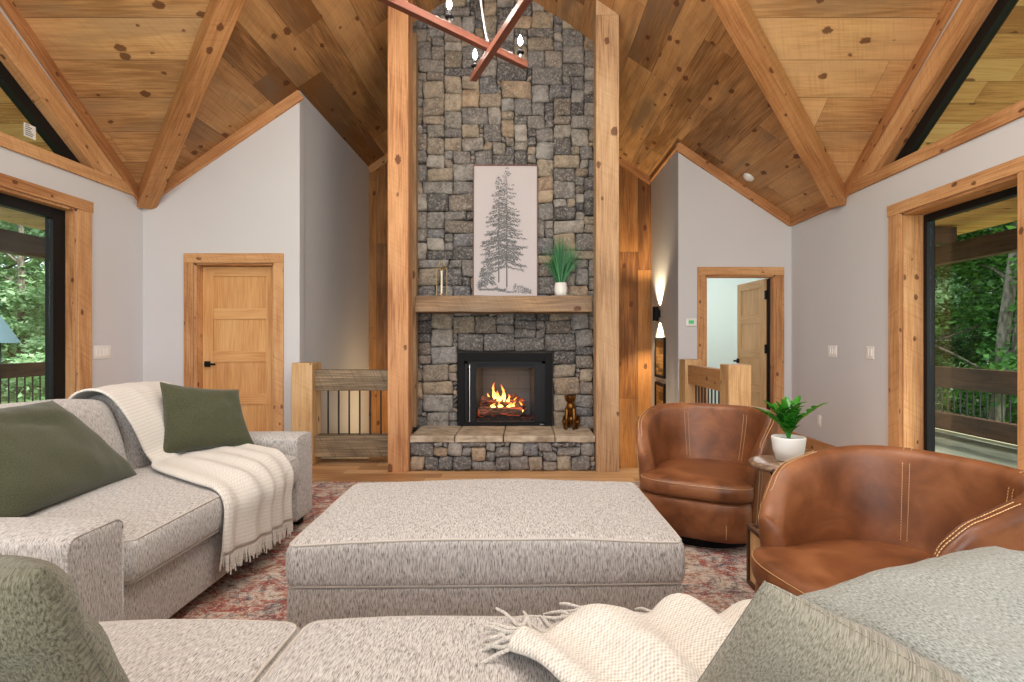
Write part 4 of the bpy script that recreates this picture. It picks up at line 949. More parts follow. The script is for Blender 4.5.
# bronze dog: one continuous remeshed body
def ell(bm, c, r, rot=(0, 0, 0)):
    from mathutils import Euler
    m = Matrix.Translation(c) @ Euler(rot).to_matrix().to_4x4() @ Matrix.Diagonal((*r, 1)); bmesh.ops.create_uvsphere(bm, u_segments=20, v_segments=14, radius=1, matrix=m)
def limb(bm, pts, rs):
    for i in range(len(pts)-1):
        p, q = Vector(pts[i]), Vector(pts[i+1]); n = max(2, int((q-p).length/.006))
        for k in range(n+1):
            f = k/n; r = rs[i]*(1-f)+rs[i+1]*f; bmesh.ops.create_uvsphere(bm, u_segments=12, v_segments=8, radius=r, matrix=Matrix.Translation(p.lerp(q, f)))
bm = bmesh.new()
ell(bm, (0, .03, .20), (.052, .055, .085), (.25, 0, 0)); ell(bm, (0, .075, .10), (.062, .07, .075)); ell(bm, (0, .005, .235), (.05, .045, .055))
limb(bm, [(0, .01, .26), (-.003, -.005, .31)], [.040, .034]); ell(bm, (-.005, -.01, .335), (.043, .046, .040))
limb(bm, [(-.012, -.04, .325), (-.025, -.082, .312)], [.027, .019]); ell(bm, (-.027, -.096, .318), (.010, .008, .008))
for s in (-1, 1):
    ell(bm, (-.005+s*.046, .005, .322), (.011, .024, .036), (0, s*.25, 0)); limb(bm, [(s*.036, -.005, .21), (s*.040, -.028, .11), (s*.040, -.030, .018)], [.025, .017, .014]); ell(bm, (s*.041, -.045, .012), (.018, .030, .013))
    limb(bm, [(s*.055, .09, .10), (s*.068, .03, .07), (s*.062, .05, .02)], [.042, .028, .016]); ell(bm, (s*.064, .01, .013), (.018, .038, .013))
limb(bm, [(0, .13, .04), (-.05, .15, .016), (-.09, .11, .014)], [.018, .013, .008])
me = bpy.data.meshes.new('dog_statue'); bm.to_mesh(me); bm.free(); me.materials.append(M['bronze'])
o = bpy.data.objects.new('dog_statue', me); C.objects.link(o); o.location = (.46, 5.78, hz+.066); o.rotation_euler[2] = radians(-12)
rm = o.modifiers.new('skin', 'REMESH'); rm.mode = 'VOXEL'; rm.voxel_size = .0045; rm.use_smooth_shade = True
s_ = o.modifiers.new('smooth', 'SMOOTH'); s_.iterations = 4; o.scale = (.97,)*3
tag(o, 'small bronze statue of a sitting dog on the right side of the hearth', 'statue')

# ---------------------------------------------------------------- rug, ottoman, sofas
b = MB(); rbox(b, (-.55, 2.9, .007), 2.15, 2.03, .007, .005, n=(20, 20, 1))
tag(b.build('area_rug', M['rug'], smooth=True), 'distressed red, cream and grey patterned rug under the seating', 'rug')
FL = .014
def cushion(name, parent, c, hx, hy, hz_, r, crown=.02, puff=.01, mat='sofa', seed=0, pipe=True, front=None):
    def fn(p):
        fx, fy, fz = p.x/hx, p.y/hy, p.z/hz_
        k = (1-fx*fx)*(1-fy*fy) if abs(fx) < 1 and abs(fy) < 1 else 0
        q = Vector(p); q.z += crown*(max(0, k)**.6*.55+.45*max(0, 1-fx*fx)*min(1, 1))*(1 if p.z > 0 else -.15)
        b_ = (1-fz*fz); q.x += math.copysign(1, fx)*puff*b_*abs(fx)**4; q.y += math.copysign(1, fy)*puff*b_*abs(fy)**4
        q.z += .006*noise.noise(Vector((p.x*3+seed, p.y*3, 0)))*(1 if p.z > 0 else 0)
        return q
    b = MB(); rbox(b, c, hx, hy, hz_, r, fn, n=(16, 16, 5)); o = b.build(name, M[mat], parent, smooth=True, merge=True)
    if pipe:
        for sg in (1, -1):
            P = [Vector(c)+fn(Vector((x, y, sg*(hz_-r*.30)))) for x, y in rrect(hx-r*.28, hy-r*.28, r)]
            b = MB(); b.tube(P, .0052, 6, closed=True); b.build('piping', M['piping'], o, smooth=True)
    return o
def pillow(name, corners, th, mat, label, seed=0, n=26, pinch=.07, wr=.012, cat='throw pillow', cr=None, pipe=None, asym=0.):
    """corners: bottom-left, bottom-right, top-right, top-left as seen from its front"""
    A, B, C_, D = [Vector(c) for c in corners]; nrm = ((B-A).cross(D-A)+(C_-D).cross(C_-B)).normalized()
    cen = (A+B+C_+D)/4
    def base_(s, t):
        s2 = s*(1-pinch*(1-t*t)); t2 = t*(1-pinch*(1-s*s)); a_, c_ = (s2+1)/2, (t2+1)/2
        return A*(1-a_)*(1-c_)+B*a_*(1-c_)+C_*a_*c_+D*(1-a_)*c_
    b = MB(); L1, L2 = (B-A).length, (D-A).length
    for sg in (1, -1):
        G = []; U = []
        for i in range(n+1):
            s = -cos(pi*i/n); row = []; ur = []
            for j in range(n+1):
                t = -cos(pi*j/n); f = ((1-s*s)*(1-t*t)); f = max(0, f)**.42
                p = base_(s, t); w = wr*(noise.noise(Vector((s*2.2+seed, t*2.2, sg)))+.5*noise.noise(Vector((s*6+seed, t*2.5+seed, sg))))
                if cr: w += cr(s, t)*(1 if sg > 0 else .3)
                row.append(p+nrm*sg*(th*f*(1+(asym if sg > 0 else -asym))+w*min(1, f*1.5))-cen); ur.append((s*L1/2, t*L2/2))
            G.append(row); U.append(ur)
        b.grid(G, U, flip=(sg < 0))
    o = b.build(name, M[mat], smooth=True, merge=True, loc=cen); tag(o, label, cat)
    P = [base_(*q)-cen for q in [(-1+2*k/24, -1) for k in range(24)]+[(1, -1+2*k/24) for k in range(24)]+[(1-2*k/24, 1) for k in range(24)]+[(-1, 1-2*k/24) for k in range(24)]]
    b = MB(); b.tube(P, .003 if mat == 'green' else .0012, 6, closed=True); b.build('edge_seam', M[mat], o, smooth=True)
    return o

ot = thing('ottoman', 'large rectangular heathered grey ottoman in the middle of the rug', 'ottoman', (-.155, 2.515, FL), radians(1.3))
b = MB(); rbox(b, (0, 0, .180), .738, .440, .145, .015, n=(14, 10, 6)); b.build('base', M['sofa'], ot, smooth=True, merge=True)
cushion('seat_cushion', ot, (0, 0, .407), .738, .447, .084, .030, crown=.034, puff=.006)
for sx in (-1, 1):
    for sy in (-1, 1): b = MB(); b.box(sx*.66-.03, sx*.66+.03, sy*.37-.03, sy*.37+.03, 0, .04); b.build('leg', M['black'], ot)

def armblock(parent, x0, x1, y0, y1, z0, z1, r=.03, face='x'):
    b = MB(); cx, cy, cz = (x0+x1)/2, (y0+y1)/2, (z0+z1)/2; hx, hy, hz_ = (x1-x0)/2, (y1-y0)/2, (z1-z0)/2
    def fn(p): return Vector((p.x, p.y, p.z+(.012*(1-(p.y/hy)**2 if face == 'x' else 1-(p.x/hx)**2) if p.z > 0 else 0)))
    rbox(b, (cx, cy, cz), hx, hy, hz_, r, fn, n=(12, 10, 10)); o = b.build('armrest', M['sofa'], parent, smooth=True, merge=True)
    P = []
    rr = .035
    if face == 'x':
        for (y, z) in [(hy-.008, -hz_+.01), (hy-.008, hz_-rr)]+[(hy-.008-rr+rr*cos(k*pi/10), hz_-.006-rr+rr*sin(k*pi/10)) for k in range(6)]+[(-(hy-.008-rr+rr*cos(k*pi/10)), hz_-.006-rr+rr*sin(k*pi/10)) for k in range(5, -1, -1)]+[(-hy+.008, -hz_+.01)]:
            P.append((x1-.007, cy+y, cz+z+(.010*(1-(y/hy)**2) if z > 0 else 0)))
    else:
        for (x, z) in [(hx-.008, -hz_+.01), (hx-.008, hz_-rr)]+[(hx-.008-rr+rr*cos(k*pi/10), hz_-.006-rr+rr*sin(k*pi/10)) for k in range(6)]+[(-(hx-.008-rr+rr*cos(k*pi/10)), hz_-.006-rr+rr*sin(k*pi/10)) for k in range(5, -1, -1)]+[(-hx+.008, -hz_+.01)]:
            P.append((cx+x, y1-.007, cz+z+(.010*(1-(x/hx)**2) if z > 0 else 0)))
    b = MB(); b.tube(P, .0045, 6); b.build('piping', M['sofa'], o, smooth=True); return o
sf = thing('sofa', 'heathered grey sofa along the left wall with green pillows and a knitted throw', 'sofa', (-2.05, 2.84, FL)); 
def SO(o): return o
SFL = sf.location
def rel(p): return (p[0]-SFL[0], p[1]-SFL[1], p[2]-SFL[2])
def R6(x0, x1, y0, y1, z0, z1): return (x0-SFL[0], x1-SFL[0], y0-SFL[1], y1-SFL[1], z0-SFL[2], z1-SFL[2])
armblock(sf, *R6(-2.60, -1.475, 1.80, 2.065, .075, .605)); armblock(sf, *R6(-2.60, -1.475, 3.61, 3.875, .075, .625))
b = MB(); q = R6(-2.58, -1.50, 2.06, 3.615, .08, .335); rbox(b, ((q[0]+q[1])/2, (q[2]+q[3])/2, (q[4]+q[5])/2), (q[1]-q[0])/2, (q[3]-q[2])/2, (q[5]-q[4])/2, .012, n=(10, 12, 5)); b.build('base', M['sofa'], sf, smooth=True, merge=True)
cushion('seat_cushion', sf, rel((-1.90, 2.838, .425)), .44, .768, .088, .035, crown=.045, puff=.012, seed=4)
b = MB(); q = R6(-2.64, -2.44, 1.82, 3.86, .08, .82); rbox(b, ((q[0]+q[1])/2, (q[2]+q[3])/2, (q[4]+q[5])/2), (q[1]-q[0])/2, (q[3]-q[2])/2, (q[5]-q[4])/2, .04, n=(5, 12, 8)); b.build('backrest', M['sofa'], sf, smooth=True, merge=True)
def backcush(parent, c, hx, hy, hz_, lean, axis, seed):
    """upright soft back cushion; thin along x (axis 'x') or y"""
    def fn(p):
        fx, fy, fz = (p.x/hx, p.y/hy, p.z/hz_)
        q = Vector(p)
        if axis == 'x':
            k = max(0, (1-fy*fy)*(1-fz*fz))**.5; q.x += math.copysign(.045*k, fx); q.x -= lean*(fz+1)/2; q.z += .03*(1-fy*fy)*max(0, fz)**2
        else:
            k = max(0, (1-fx*fx)*(1-fz*fz))**.5; q.y += math.copysign(.045*k, fy); q.y -= lean*(fz+1)/2; q.z += .03*(1-fx*fx)*max(0, fz)**2
        return q+Vector((.006, .006, .006))*noise.noise(p*5+Vector((seed, 0, 0)))
    b = MB(); rbox(b, c, hx, hy, hz_, .055, fn, n=(6, 12, 10) if axis == 'x' else (12, 6, 10)); o = b.build('back_cushion', M['sofa'], parent, smooth=True, merge=True)
    return o
backcush(sf, rel((-2.25, 2.575, .715)), .10, .50, .215, .12, 'x', 1); backcush(sf, rel((-2.25, 3.345, .715)), .10, .262, .215, .12, 'x', 2)
for (x, y) in ((-1.56, 1.87), (-1.56, 3.80), (-2.55, 1.87), (-2.55, 3.80)):
    q = rel((x, y, 0)); b = MB(); b.box(q[0]-.035, q[0]+.035, q[1]-.035, q[1]+.035, 0, .075-FL); b.build('leg', M['black'], sf)

# pillows on the left sofa
pillow('throw_pillow', [(-1.98, 2.12, .56), (-2.03, 2.93, .545), (-2.25, 2.66, .965), (-2.27, 1.95, .95)], .11, 'green', 'olive green pillow leaning at the near end of the left sofa', seed=2, pinch=.03, wr=.022,
       cr=lambda s, t: -.030*math.exp(-((t-.55+.25*s)**2)/.012)*math.exp(-((s-.1)**2)/.2))
pillow('throw_pillow', [(-2.07, 3.17, .60), (-1.70, 3.52, .585), (-1.83, 3.56, .94), (-2.13, 3.26, 1.01)], .095, 'green', 'olive green pillow at the far end of the left sofa in front of the armrest', seed=8, pinch=.09, wr=.02)

def smooth_path(pts, n):
    P = [Vector(p) for p in pts]; out = []; m = len(P)-1
    # resample by arc length on a Catmull-Rom curve
    dense = []
    for i in range(m):
        p0, p1, p2, p3 = P[max(0, i-1)], P[i], P[i+1], P[min(m, i+2)]
        for k in range(20):
            t = k/20; dense.append(.5*((2*p1)+(p2-p0)*t+(2*p0-5*p1+4*p2-p3)*t*t+(3*p1-p0-3*p2+p3)*t**3))
    dense.append(P[-1]); L = [0]
    for a_, c_ in zip(dense, dense[1:]): L.append(L[-1]+(c_-a_).length)
    j = 0
    for k in range(n+1):
        s = L[-1]*k/n
        while j < len(L)-2 and L[j+1] < s: j += 1
        f = (s-L[j])/max(1e-9, L[j+1]-L[j]); out.append(dense[j].lerp(dense[j+1], min(1, max(0, f))))
    return out, L[-1]
def cloth(name, rails, label, n=90, m=60, amp=lambda s, t: .01, freq=7, seed=0, thick=.012, fringe=(1,), flen=.07, cat='throw blanket', ph=lambda s: 0, fdown=None, fjit=.02, frep=2):
    """surface lofted through rails (each a path), with folds along the rails"""
    K = [smooth_path(r, n) for r in rails]; Lu = K[0][1]; G = []; U = []; k = len(K)-1
    Wd = (K[0][0][n]-K[-1][0][n]).length
    for i in range(n+1):
        row = []; ur = []; pts = [q[0][i] for q in K]; cr_, wl = smooth_path(pts, m) if k > 0 else (pts, 0)
        for j in range(m+1): row.append(cr_[j]); ur.append((i/n*Lu, j/m*Wd))
        G.append(row); U.append(ur)
    H = []
    for i in range(n+1):
        row = []
        for j in range(m+1):
            a_ = G[min(n, i+1)][j]-G[max(0, i-1)][j]; c_ = G[i][min(m, j+1)]-G[i][max(0, j-1)]; nn = a_.cross(c_).normalized()
            s, t = i/n, j/m; w = (sin(t*freq*2*pi+ph(s)+1.3*noise.noise(Vector((t*3, s*2, seed))))*.5+.5)*amp(s, t)+.35*amp(s, t)*noise.noise(Vector((t*9, s*4, seed+4)))
            row.append(G[i][j]+nn*w)
        H.append(row)
    b = MB(); b.grid(H, U); o = b.build(name, M['knit'], smooth=True); tag(o, label, cat)
    sm_ = o.modifiers.new('thickness', 'SOLIDIFY'); sm_.thickness = thick; sm_.offset = 0
    rnd = random.Random(seed); b = MB()
    for e in fringe:
        i0, i1 = (n, n-2) if e else (0, 2)
        for j in range(0, m+1):
            for rep in range(frep):
                p = H[i0][j].lerp(H[i0][min(m, j+1)], rep/frep); d = (H[i0][j]-H[i1][j]).normalized()
                if fdown: d = (d*.3+Vector(fdown)).normalized()
                L = flen*rnd.uniform(.7, 1.15); j1 = Vector((rnd.gauss(0, fjit), rnd.gauss(0, fjit), rnd.gauss(0, fjit*.5)))
                b.tube([p-d*.01, p+d*L*.35+j1*.3, p+d*L*.7+j1, p+d*L+j1*1.3], [.004, .0052, .0045, .0032], 5)
    b.build('fringe', M['knit'], o, smooth=True); return o
cloth('throw_blanket', [
    [(-2.52, 3.02, .80), (-2.44, 3.0, .945), (-2.33, 3.0, .985), (-2.22, 3.0, .94), (-2.13, 3.02, .80), (-2.09, 3.07, .64), (-2.05, 3.07, .585), (-1.98, 2.97, .575), (-1.80, 2.83, .57), (-1.60, 2.72, .55), (-1.49, 2.68, .525), (-1.445, 2.66, .46), (-1.44, 2.64, .34), (-1.44, 2.63, .245)],
    [(-2.52, 3.28, .80), (-2.44, 3.28, .955), (-2.33, 3.28, .995), (-2.21, 3.28, .955), (-2.10, 3.28, .80), (-2.06, 3.28, .66), (-2.02, 3.27, .60), (-1.98, 3.22, .585), (-1.80, 3.12, .595), (-1.60, 3.0, .575), (-1.47, 2.95, .545), (-1.40, 2.93, .46), (-1.41, 2.92, .34), (-1.41, 2.91, .22)],
    [(-2.52, 3.58, .80), (-2.44, 3.58, .955), (-2.33, 3.58, .985), (-2.22, 3.58, .94), (-2.13, 3.58, .80), (-2.09, 3.58, .66), (-2.04, 3.57, .61), (-1.96, 3.54, .60), (-1.80, 3.50, .60), (-1.60, 3.43, .585), (-1.50, 3.40, .565), (-1.425, 3.38, .46), (-1.43, 3.36, .32), (-1.43, 3.36, .18)]],
    'cream knitted throw with fringe draped over the left sofa from back to front', amp=lambda s, t: .004+.040*max(0, s-.42)**1.1, freq=4.2, seed=3, fdown=(0, 0, -1), flen=.085, fjit=.006)

# the near sofa, seen from behind over its back
s2 = thing('sofa', 'heathered grey sofa at the bottom of the view facing the fireplace', 'sofa', (-.12, .95, FL)); SFL = s2.location
armblock(s2, *R6(-1.46, -1.205, .40, 1.49, .075, .62), face='y'); armblock(s2, *R6(.965, 1.22, .40, 1.49, .075, .62), face='y')
b = MB(); q = R6(-1.21, .97, .30, 1.46, .08, .33); rbox(b, ((q[0]+q[1])/2, (q[2]+q[3])/2, (q[4]+q[5])/2), (q[1]-q[0])/2, (q[3]-q[2])/2, (q[5]-q[4])/2, .012, n=(14, 8, 4)); b.build('base', M['sofa'], s2, smooth=True, merge=True)
cushion('seat_cushion', s2, rel((-.894, 1.06, .425)), .303, .43, .085, .035, crown=.022, puff=.008, seed=6)
cushion('seat_cushion', s2, rel((-.205, 1.06, .428)), .378, .435, .085, .035, crown=.028, puff=.008, seed=7)
cushion('seat_cushion', s2, rel((.568, 1.06, .428)), .388, .435, .085, .035, crown=.022, puff=.008, seed=9)
b = MB(); q = R6(-1.46, 1.22, .16, .38, .08, .78); rbox(b, ((q[0]+q[1])/2, (q[2]+q[3])/2, (q[4]+q[5])/2), (q[1]-q[0])/2, (q[3]-q[2])/2, (q[5]-q[4])/2, .04, n=(14, 5, 8)); b.build('backrest', M['sofa'], s2, smooth=True, merge=True)
for (x, hw) in ((-.83, .37), (-.12, .33), (.57, .37)): backcush(s2, rel((x, .46, .62)), hw, .07, .13, .04, 'y', x)
for (x, y) in ((-1.40, 1.43), (1.16, 1.43), (-1.40, .22), (1.16, .22)):
    q = rel((x, y, 0)); b = MB(); b.box(q[0]-.035, q[0]+.035, q[1]-.035, q[1]+.035, 0, .075-FL); b.build('leg', M['black'], s2)
pillow('throw_pillow', [(-.635, .95, .55), (-1.12, .92, .55), (-1.12, .74, .96), (-.69, .80, .925)], .11, 'darkolive', 'olive-grey woven pillow at the left end of the near sofa', seed=5, pinch=.0, wr=.02,
       cr=lambda s, t: -.025*math.exp(-((t-.45-.1*s)**2)/.012))
pillow('throw_pillow', [(.70, .84, .50), (.255, 1.03, .53), (.362, .85, .885), (.76, .64, .71)], .075, 'olive', 'olive-grey woven pillow at right on the near sofa, in front of the blue-grey pillow', seed=11, pinch=.0)
pillow('throw_pillow', [(1.12, .60, .76), (.66, .62, .68), (.43, .98, .785), (.88, 1.05, .865)], .085, 'bluegrey', 'large blue-grey woven pillow at the right end of the near sofa', seed=15, pinch=.02, wr=.02)
cloth('throw_blanket', [
    [(-.04, 1.24, .545), (.03, 1.16, .548), (.11, 1.04, .548), (.19, .90, .545), (.26, .76, .54)],
    [(.08, 1.38, .54), (.13, 1.30, .555), (.23, 1.15, .56), (.33, 1.0, .56), (.41, .82, .55)],
    [(.26, 1.47, .50), (.29, 1.41, .545), (.38, 1.26, .565), (.46, 1.10, .57), (.54, .93, .56)],
    [(.60, 1.50, .49), (.60, 1.44, .54), (.62, 1.32, .565), (.66, 1.16, .565), (.70, .98, .56)]],
    'cream waffle throw with fringe bunched on the right of the near sofa seat', amp=lambda s, t: .042, freq=3.2, seed=13, fringe=(0,), flen=.09, fjit=.026, frep=3, fdown=(-.25, .25, -.35), ph=lambda s: s*1.5)

# ---------------------------------------------------------------- leather barrel chairs (front faces local -y)
RO = .43
def barrel():
    def H(ph): a_ = abs(ph); t = max(0, min(1, (a_-radians(42))/radians(63))); u_ = max(0, (a_-radians(104))/radians(24)); return .79-.074*t**2-.19*u_**1.75
    PM = radians(128)
    def RX(ph, z):       # outer radius: flares with height, arms open out
        f = (z-.05)/.75; return RO-.045+.05*f+.010*max(0, abs(ph)/PM)**3*f
    def sq(ph): c, s = abs(cos(ph)), abs(sin(ph)); return (c**2.5+s**2.5)**(-1/2.5)     # slightly squared plan
    def PO(ph, z, d=0): r = (RX(ph, z)-d)*sq(ph); return Vector((r*sin(ph), r*cos(ph), z))
    TH = .085
    def th(ph): return TH*(1-.18*(abs(ph)/PM)**4)
    def PI_(ph, z): 
        f = max(0, min(1, (z-.38)/.36)); return PO(ph, z, th(ph)+.035*(1-f)**1.5)
    t = thing('barrel_chair', '-', 'armchair')
    # shell
    b = MB(); n = 72; G = []; U = []
    for i in range(n+1):
        ph = -PM+2*PM*i/n; h = H(ph); T = th(ph); row = []; e = 1.0
        zs = [.055, .08]+[.08+(h-.04-.08)*k/10 for k in range(1, 11)]
        for z in zs: row.append(PO(ph, z, 0 if z > .06 else .02))
        for k in range(1, 8):
            a_ = pi*k/8; row.append(PO(ph, h-.04+.04*sin(a_), T/2-T/2*cos(a_)))
        zi = [h-.04-(h-.04-.26)*k/9 for k in range(0, 10)]
        for z in zi: row.append(PI_(ph, z))
        row.append(PO(ph, .10, .16))
        G.append(row); U.append([(ph*.4, p.z) for p in row])
    # round the arm fronts
    def endcap(row, sgn, ph):
        tan = Vector((cos(ph), -sin(ph), 0))*sgn; m = len(row); cen = [ (row[k]+row[m-1-k])/2 for k in range(m)]; out = []
        for q in (.35, .7, .92, 1.0):
            out.append([cen[k].lerp(row[k], sqrt(max(0, 1-q*q))*.9+.1*(1-q)) + tan*.028*q for k in range(m)])
        return out
    G = [r for r in reversed(endcap(G[0], -1, -PM))]+G+endcap(G[-1], 1, PM)
    b.grid(G, wrap=True); sh = b.build('shell', M['leather'], t, smooth=True, merge=True)
    # front panel and seat
    def outline(ph, back, front):
        """plan radius all round: inner shell at the back, bulging square front"""
        c, s = cos(ph), sin(ph); a_ = abs(ph)
        if a_ < radians(118): return back*sq(ph)
        k = (abs(c)**3.2+(abs(s)*1.0)**3.2)**(-1/3.2); f = min(1, (a_-radians(118))/radians(16)); return back*sq(ph)*(1-f)+front*k*f
    b = MB(); G = []
    N_ = 96
    for (z, d) in ((.055, .05), (.07, .012), (.12, .006), (.18, 0), (.24, .0), (.278, .004), (.296, .015), (.30, .05)):
        G.append([Vector((r*sin(p), r*cos(p), z)) for p in [2*pi*k/N_-pi for k in range(N_)] for r in [outline(p, .33, .385+.012*(z-.05)/.3)-d]])
    b.grid(G, wrap=True); b.face(G[-1][::-1]); b.face(G[0]); b.build('front_panel', M['leather'], t, smooth=True)
    b = MB(); G = []
    prof = [(.303, .07, 1), (.303, .02, 1), (.312, .006, 1), (.335, 0, 1), (.365, -.002, 1), (.388, .004, 1), (.403, .02, 1)]
    for z, d, _ in prof: G.append([Vector((r*sin(p), r*cos(p), z)) for p in [2*pi*k/N_-pi for k in range(N_)] for r in [outline(p, .338, .405)-d]])
    for q in (.85, .65, .45, .25, .05): G.append([Vector((r*q*sin(p), r*q*cos(p), .409+.022*(1-q*q))) for p in [2*pi*k/N_-pi for k in range(N_)] for r in [outline(p, .338, .405)-.02]])
    b.grid(G, wrap=True); b.face(G[-1][::-1]); b.face(G[0]); se = b.build('seat_cushion', M['leather'], t, smooth=True)
    b = MB(); b.lathe([(.30, .0), (.31, .01), (.31, .045), (.28, .058)], n=48); b.build('swivel_base', M['black'], t, smooth=False)
    # stitching
    def dashes(path, pr, mb=None, gap=.011, ln=.0075, r=.0016):
        P, L = smooth_path(path, max(2, int(sum((Vector(a_)-Vector(c_)).length for a_, c_ in zip(path, path[1:]))/gap))); b = mb or MB()
        for p, q in zip(P, P[1:]):
            d = (q-p).normalized()*ln; b.tube([p, p+d], r, 4)
        return b
    b = MB()
    for s in (-1, 1):
        for dp in (-.012, .012):
            p0 = s*radians(33)+dp/.35
            dashes([PI_(p0, .43+.023*k)-Vector((sin(p0), cos(p0), 0))*.0015 for k in range(14)]+[PO(p0, .79-.012, th(p0)*.8), PO(p0, .792, th(p0)*.5), PO(p0, .78, th(p0)*.1), PO(p0, .74, -.001)], 0, b)
        for off_ in (.30, .52):    # along the sloping arm rim, then down its front
            ph = s*(PM-.04-(off_-.3)*.25); h = H(ph)
            dashes([PO(s*radians(a_), H(s*radians(a_))-.0+.001, th(s*radians(a_))*off_*1.0) for a_ in range(84, 126, 6)]+[PO(ph, h-.04, -.002)]+[PO(ph, h-.04-(h-.13)*k/8, -.002) for k in range(1, 9)], 0, b, r=.0018)
        p0 = pi-s*radians(28); rr = outline(s*(pi-radians(28)), .33, .39)
        dashes([(s*(outline(pi-radians(28), .33, .387)+.0015)*sin(radians(28)), -(outline(pi-radians(28), .33, .387)+.0015)*cos(radians(28)), z) for z in (.27, .21, .15, .09)], 0, b)
    P = [Vector((r*sin(p), r*cos(p), .388)) for p in [radians(128)+radians(104)*k/20 for k in range(21)] for r in [outline((p+pi) % (2*pi)-pi, .338, .405)-.003]]
    dashes(P, 0, b)
    P = [Vector((r*sin(p), r*cos(p), .274)) for p in [radians(130)+radians(100)*k/20 for k in range(21)] for r in [outline((p+pi) % (2*pi)-pi, .33, .389)-.002]]
    dashes(P, 0, b)
    plabel(b.build('stitching', M['stitch'], t), 'tan contrast stitching')
    return t
ch = barrel(); ch['label'] = 'brown leather barrel swivel chair near the fireplace, the farther of the two'; ch['group'] = 'leather barrel chairs'
ch.location = (1.165, 3.64, FL); ch.rotation_euler[2] = radians(-30)
c2 = copy_tree(ch); c2['label'] = 'brown leather barrel swivel chair at the right edge, the nearer of the two'
c2.location = (1.31, 2.03, FL); c2.rotation_euler[2] = radians(-76)

# ---- side table and plant
t = thing('side_table', 'small round brown marble side table on a curved stem between the leather chairs', 'side table', (1.41, 3.03, FL))
b = MB(); b.lathe([(.16, .548), (.185, .554), (.192, .568), (.188, .581), (.16, .585), (.001, .585)], n=48); b.build('table_top', M['marble'], t, smooth=True)
b = MB(); b.lathe([(.10, .547), (.085, .52), (.05, .46), (.03, .36), (.026, .25), (.026, .05)], n=28); b.build('stem', M['black'], t, smooth=True)
b = MB(); b.box(-.12, .12, -.12, .12, .0, .03); b.build('base', M['black'], t, bev=.004)
t = thing('magazine_box', 'low dark-framed box with pale wood side tucked between the leather chairs', 'box', (1.24, 2.76, FL))
b = MB()
for sx in (-1, 1):
    for sy in (-1, 1): b.box(sx*.10-.01, sx*.10+.01, sy*.10-.01, sy*.10+.01, 0, .30)
for z in (.0, .28):
    for s in (-1, 1): b.box(-.09, .09, s*.10-.01, s*.10+.01, z, z+.02).box(s*.10-.01, s*.10+.01, -.09, .09, z, z+.02)
b.build('frame', M['porchbeam'], t)
b = MB()
for s in (-1, 1): b.box(-.09, .09, s*.095-.004, s*.095+.004, .02, .28).box(s*.095-.004, s*.095+.004, -.09, .09, .02, .28)
b.build('side_panel', M['newel'], t)
t = thing('potted_plant', 'glossy green leafy plant in a ribbed white pot on the marble side table', 'potted plant', (1.43, 3.05, .600))
b = MB(); n = 72
prof = [(.050, 0), (.062, .003), (.078, .06), (.086, .125), (.085, .130), (.078, .130), (.074, .11)]
G = [[Vector(((r+(.0022*cos(k*pi) if 0 < i < 4 else 0))*cos(2*pi*k/n), (r+(.0022*cos(k*pi) if 0 < i < 4 else 0))*sin(2*pi*k/n), z)) for k in range(n)] for i, (r, z) in enumerate(prof)]
b.grid(G, wrap=True, flip=True); b.face(G[0][::-1]); b.build('pot', M['ceramic'], t, smooth=True)
b = MB(); b.lathe([(.001, .112), (.076, .110), (.078, .10)], n=24); b.build('soil', M['log'], t)
random.seed(31); b = MB(); bs = MB()
def leaf(b, p, d, L, w, up):
    d = d.normalized(); s = d.cross(up).normalized(); nn = s.cross(d); G = []
    for i in range(9):
        f = i/8; ww = w*sin(pi*min(1, f**.8*.97+.03))**.8; c = p+d*L*f+nn*(-.18*L*f*f)
        G.append([c-s*ww+nn*ww*.35, c-s*ww*.5+nn*ww*.1, c, c+s*ww*.5+nn*ww*.1, c+s*ww+nn*ww*.35])
    b.grid(G)
for k in range(9):
    a_ = k*2*pi/9+random.uniform(-.3, .3); R1 = random.uniform(.03, .09); h = random.uniform(.12, .19)
    if k in (0,): R1, h = .125, .17
    if k in (4,): R1, h = .11, .13
    tip = Vector((R1*cos(a_), R1*sin(a_), .11+h)); P, L = smooth_path([(0, 0, .10), (R1*.25*cos(a_), R1*.25*sin(a_), .11+h*.5), tip], 7); bs.tube(P, [.005-.0004*i for i in range(8)], 6)
    for i in range(2, 8):
        d = (P[i]-P[i-1]).normalized()
        for sg in (-1, 1):
            sd = d.cross(Vector((0, 0, 1))).normalized()*sg; leaf(b, P[i], d*.55+sd*random.uniform(.6, 1)+Vector((0, 0, .25)), random.uniform(.05, .07), .0185, Vector((0, 0, 1)))
    leaf(b, P[-1], (P[-1]-P[-2]), .085, .018, Vector((0, 0, 1)))
b.build('leaves', M['zz'], t, smooth=True); bs.build('stem', M['zz'], t, smooth=True)

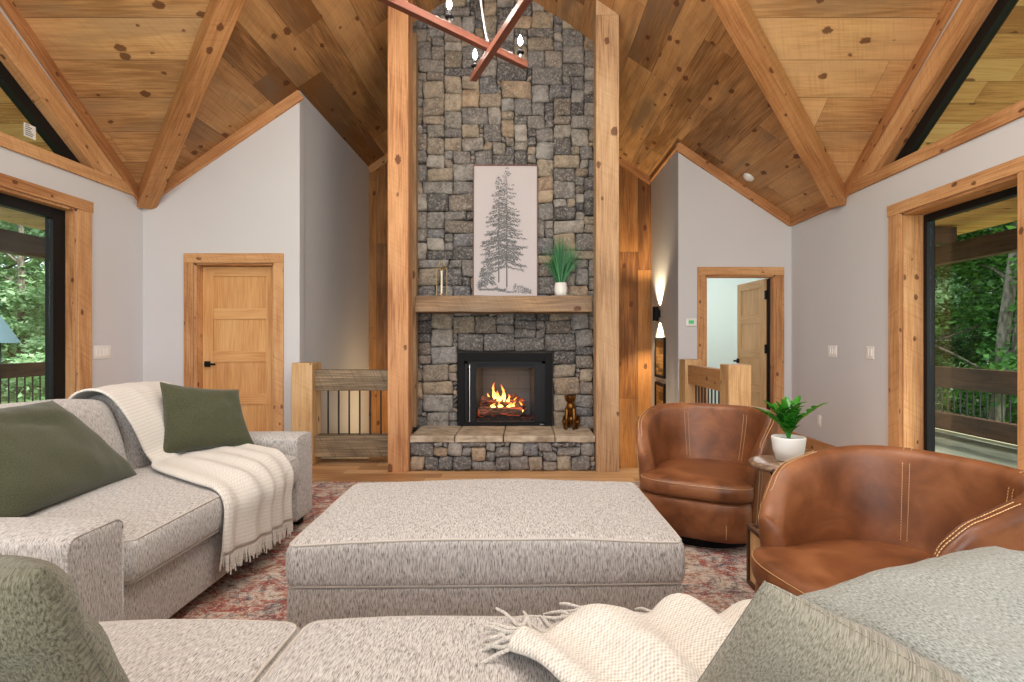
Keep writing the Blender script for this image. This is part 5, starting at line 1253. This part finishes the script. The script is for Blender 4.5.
# ---------------------------------------------------------------- chandelier
t = thing('chandelier', 'modern chandelier of crossed red-brown wood sticks with candle bulbs on a silver rod', 'chandelier', (-.18, 2.9, 2.7))
def T(o): return off(t, o)
A0, A1 = Vector((-.90, 2.26, 2.795)), Vector((.0, 3.12, 2.785)); B0, B1 = Vector((-.30, 3.19, 2.745)), Vector((.11, 2.16, 2.735))
C0, C1 = Vector((-.62, 2.05, 2.83)), Vector((.42, 2.5, 2.83))
for p, q in ((A0, A1), (B0, B1), (C0, C1)): b = MB(); b.beam(p, q, .036, .036); T(b.build('wood_stick', M['redwood'], t, bev=.002))
def bulb(p):
    p = Vector(p); b = MB(); b.lathe([(.006, 0), (.006, .035)], o=p, n=10); T(b.build('stem', M['silver'], t, smooth=True))
    b = MB(); b.lathe([(.006, .030), (.021, .034), (.023, .040), (.012, .046), (.012, .056)], o=p, n=16); T(b.build('socket_cup', M['black'], t, smooth=True))
    b = MB(); b.lathe([(.009, .054), (.009, .08)], o=p, n=14); T(b.build('candle_sleeve', M['glass'], t, smooth=True))
    b = MB(); b.lathe([(.006, .079), (.012, .088), (.0145, .098), (.012, .112), (.006, .126), (.0015, .136)], o=p, n=16); T(b.build('light_bulb', M['bulb'], t, smooth=True))
    lamp('bulb_light', 'POINT', p+Vector((0, 0, .12)), 8.5, (1, .93, .84), .03)
zt = .018
for p in (A1.lerp(A0, .035)+Vector((0, 0, zt)), A1.lerp(A0, .42)+Vector((0, 0, zt)), B0.lerp(B1, .72)+Vector((.0, 0, zt)), B0+(B1-B0)*.03+Vector((0, .0, zt)), A0+(A1-A0)*.1+Vector((0, 0, zt)), B1+(B0-B1)*.1+Vector((0, 0, zt)), C0.lerp(C1, .05)+Vector((0, 0, zt)), C1.lerp(C0, .05)+Vector((0, 0, zt))): bulb(p)
b = MB(); jx = Vector((-.20, 2.93, 2.80)); b.tube([jx, Vector((-.30, 2.86, 3.4)), Vector((-.385, 2.80, 5.14))], .007, 8); T(b.build('rod', M['silver'], t, smooth=True))
b = MB(); b.lathe([(.06, 5.12), (.065, 5.145), (.04, 5.16)], o=(-.385, 2.80, 0), n=24); T(b.build('canopy', M['black'], t, smooth=True))
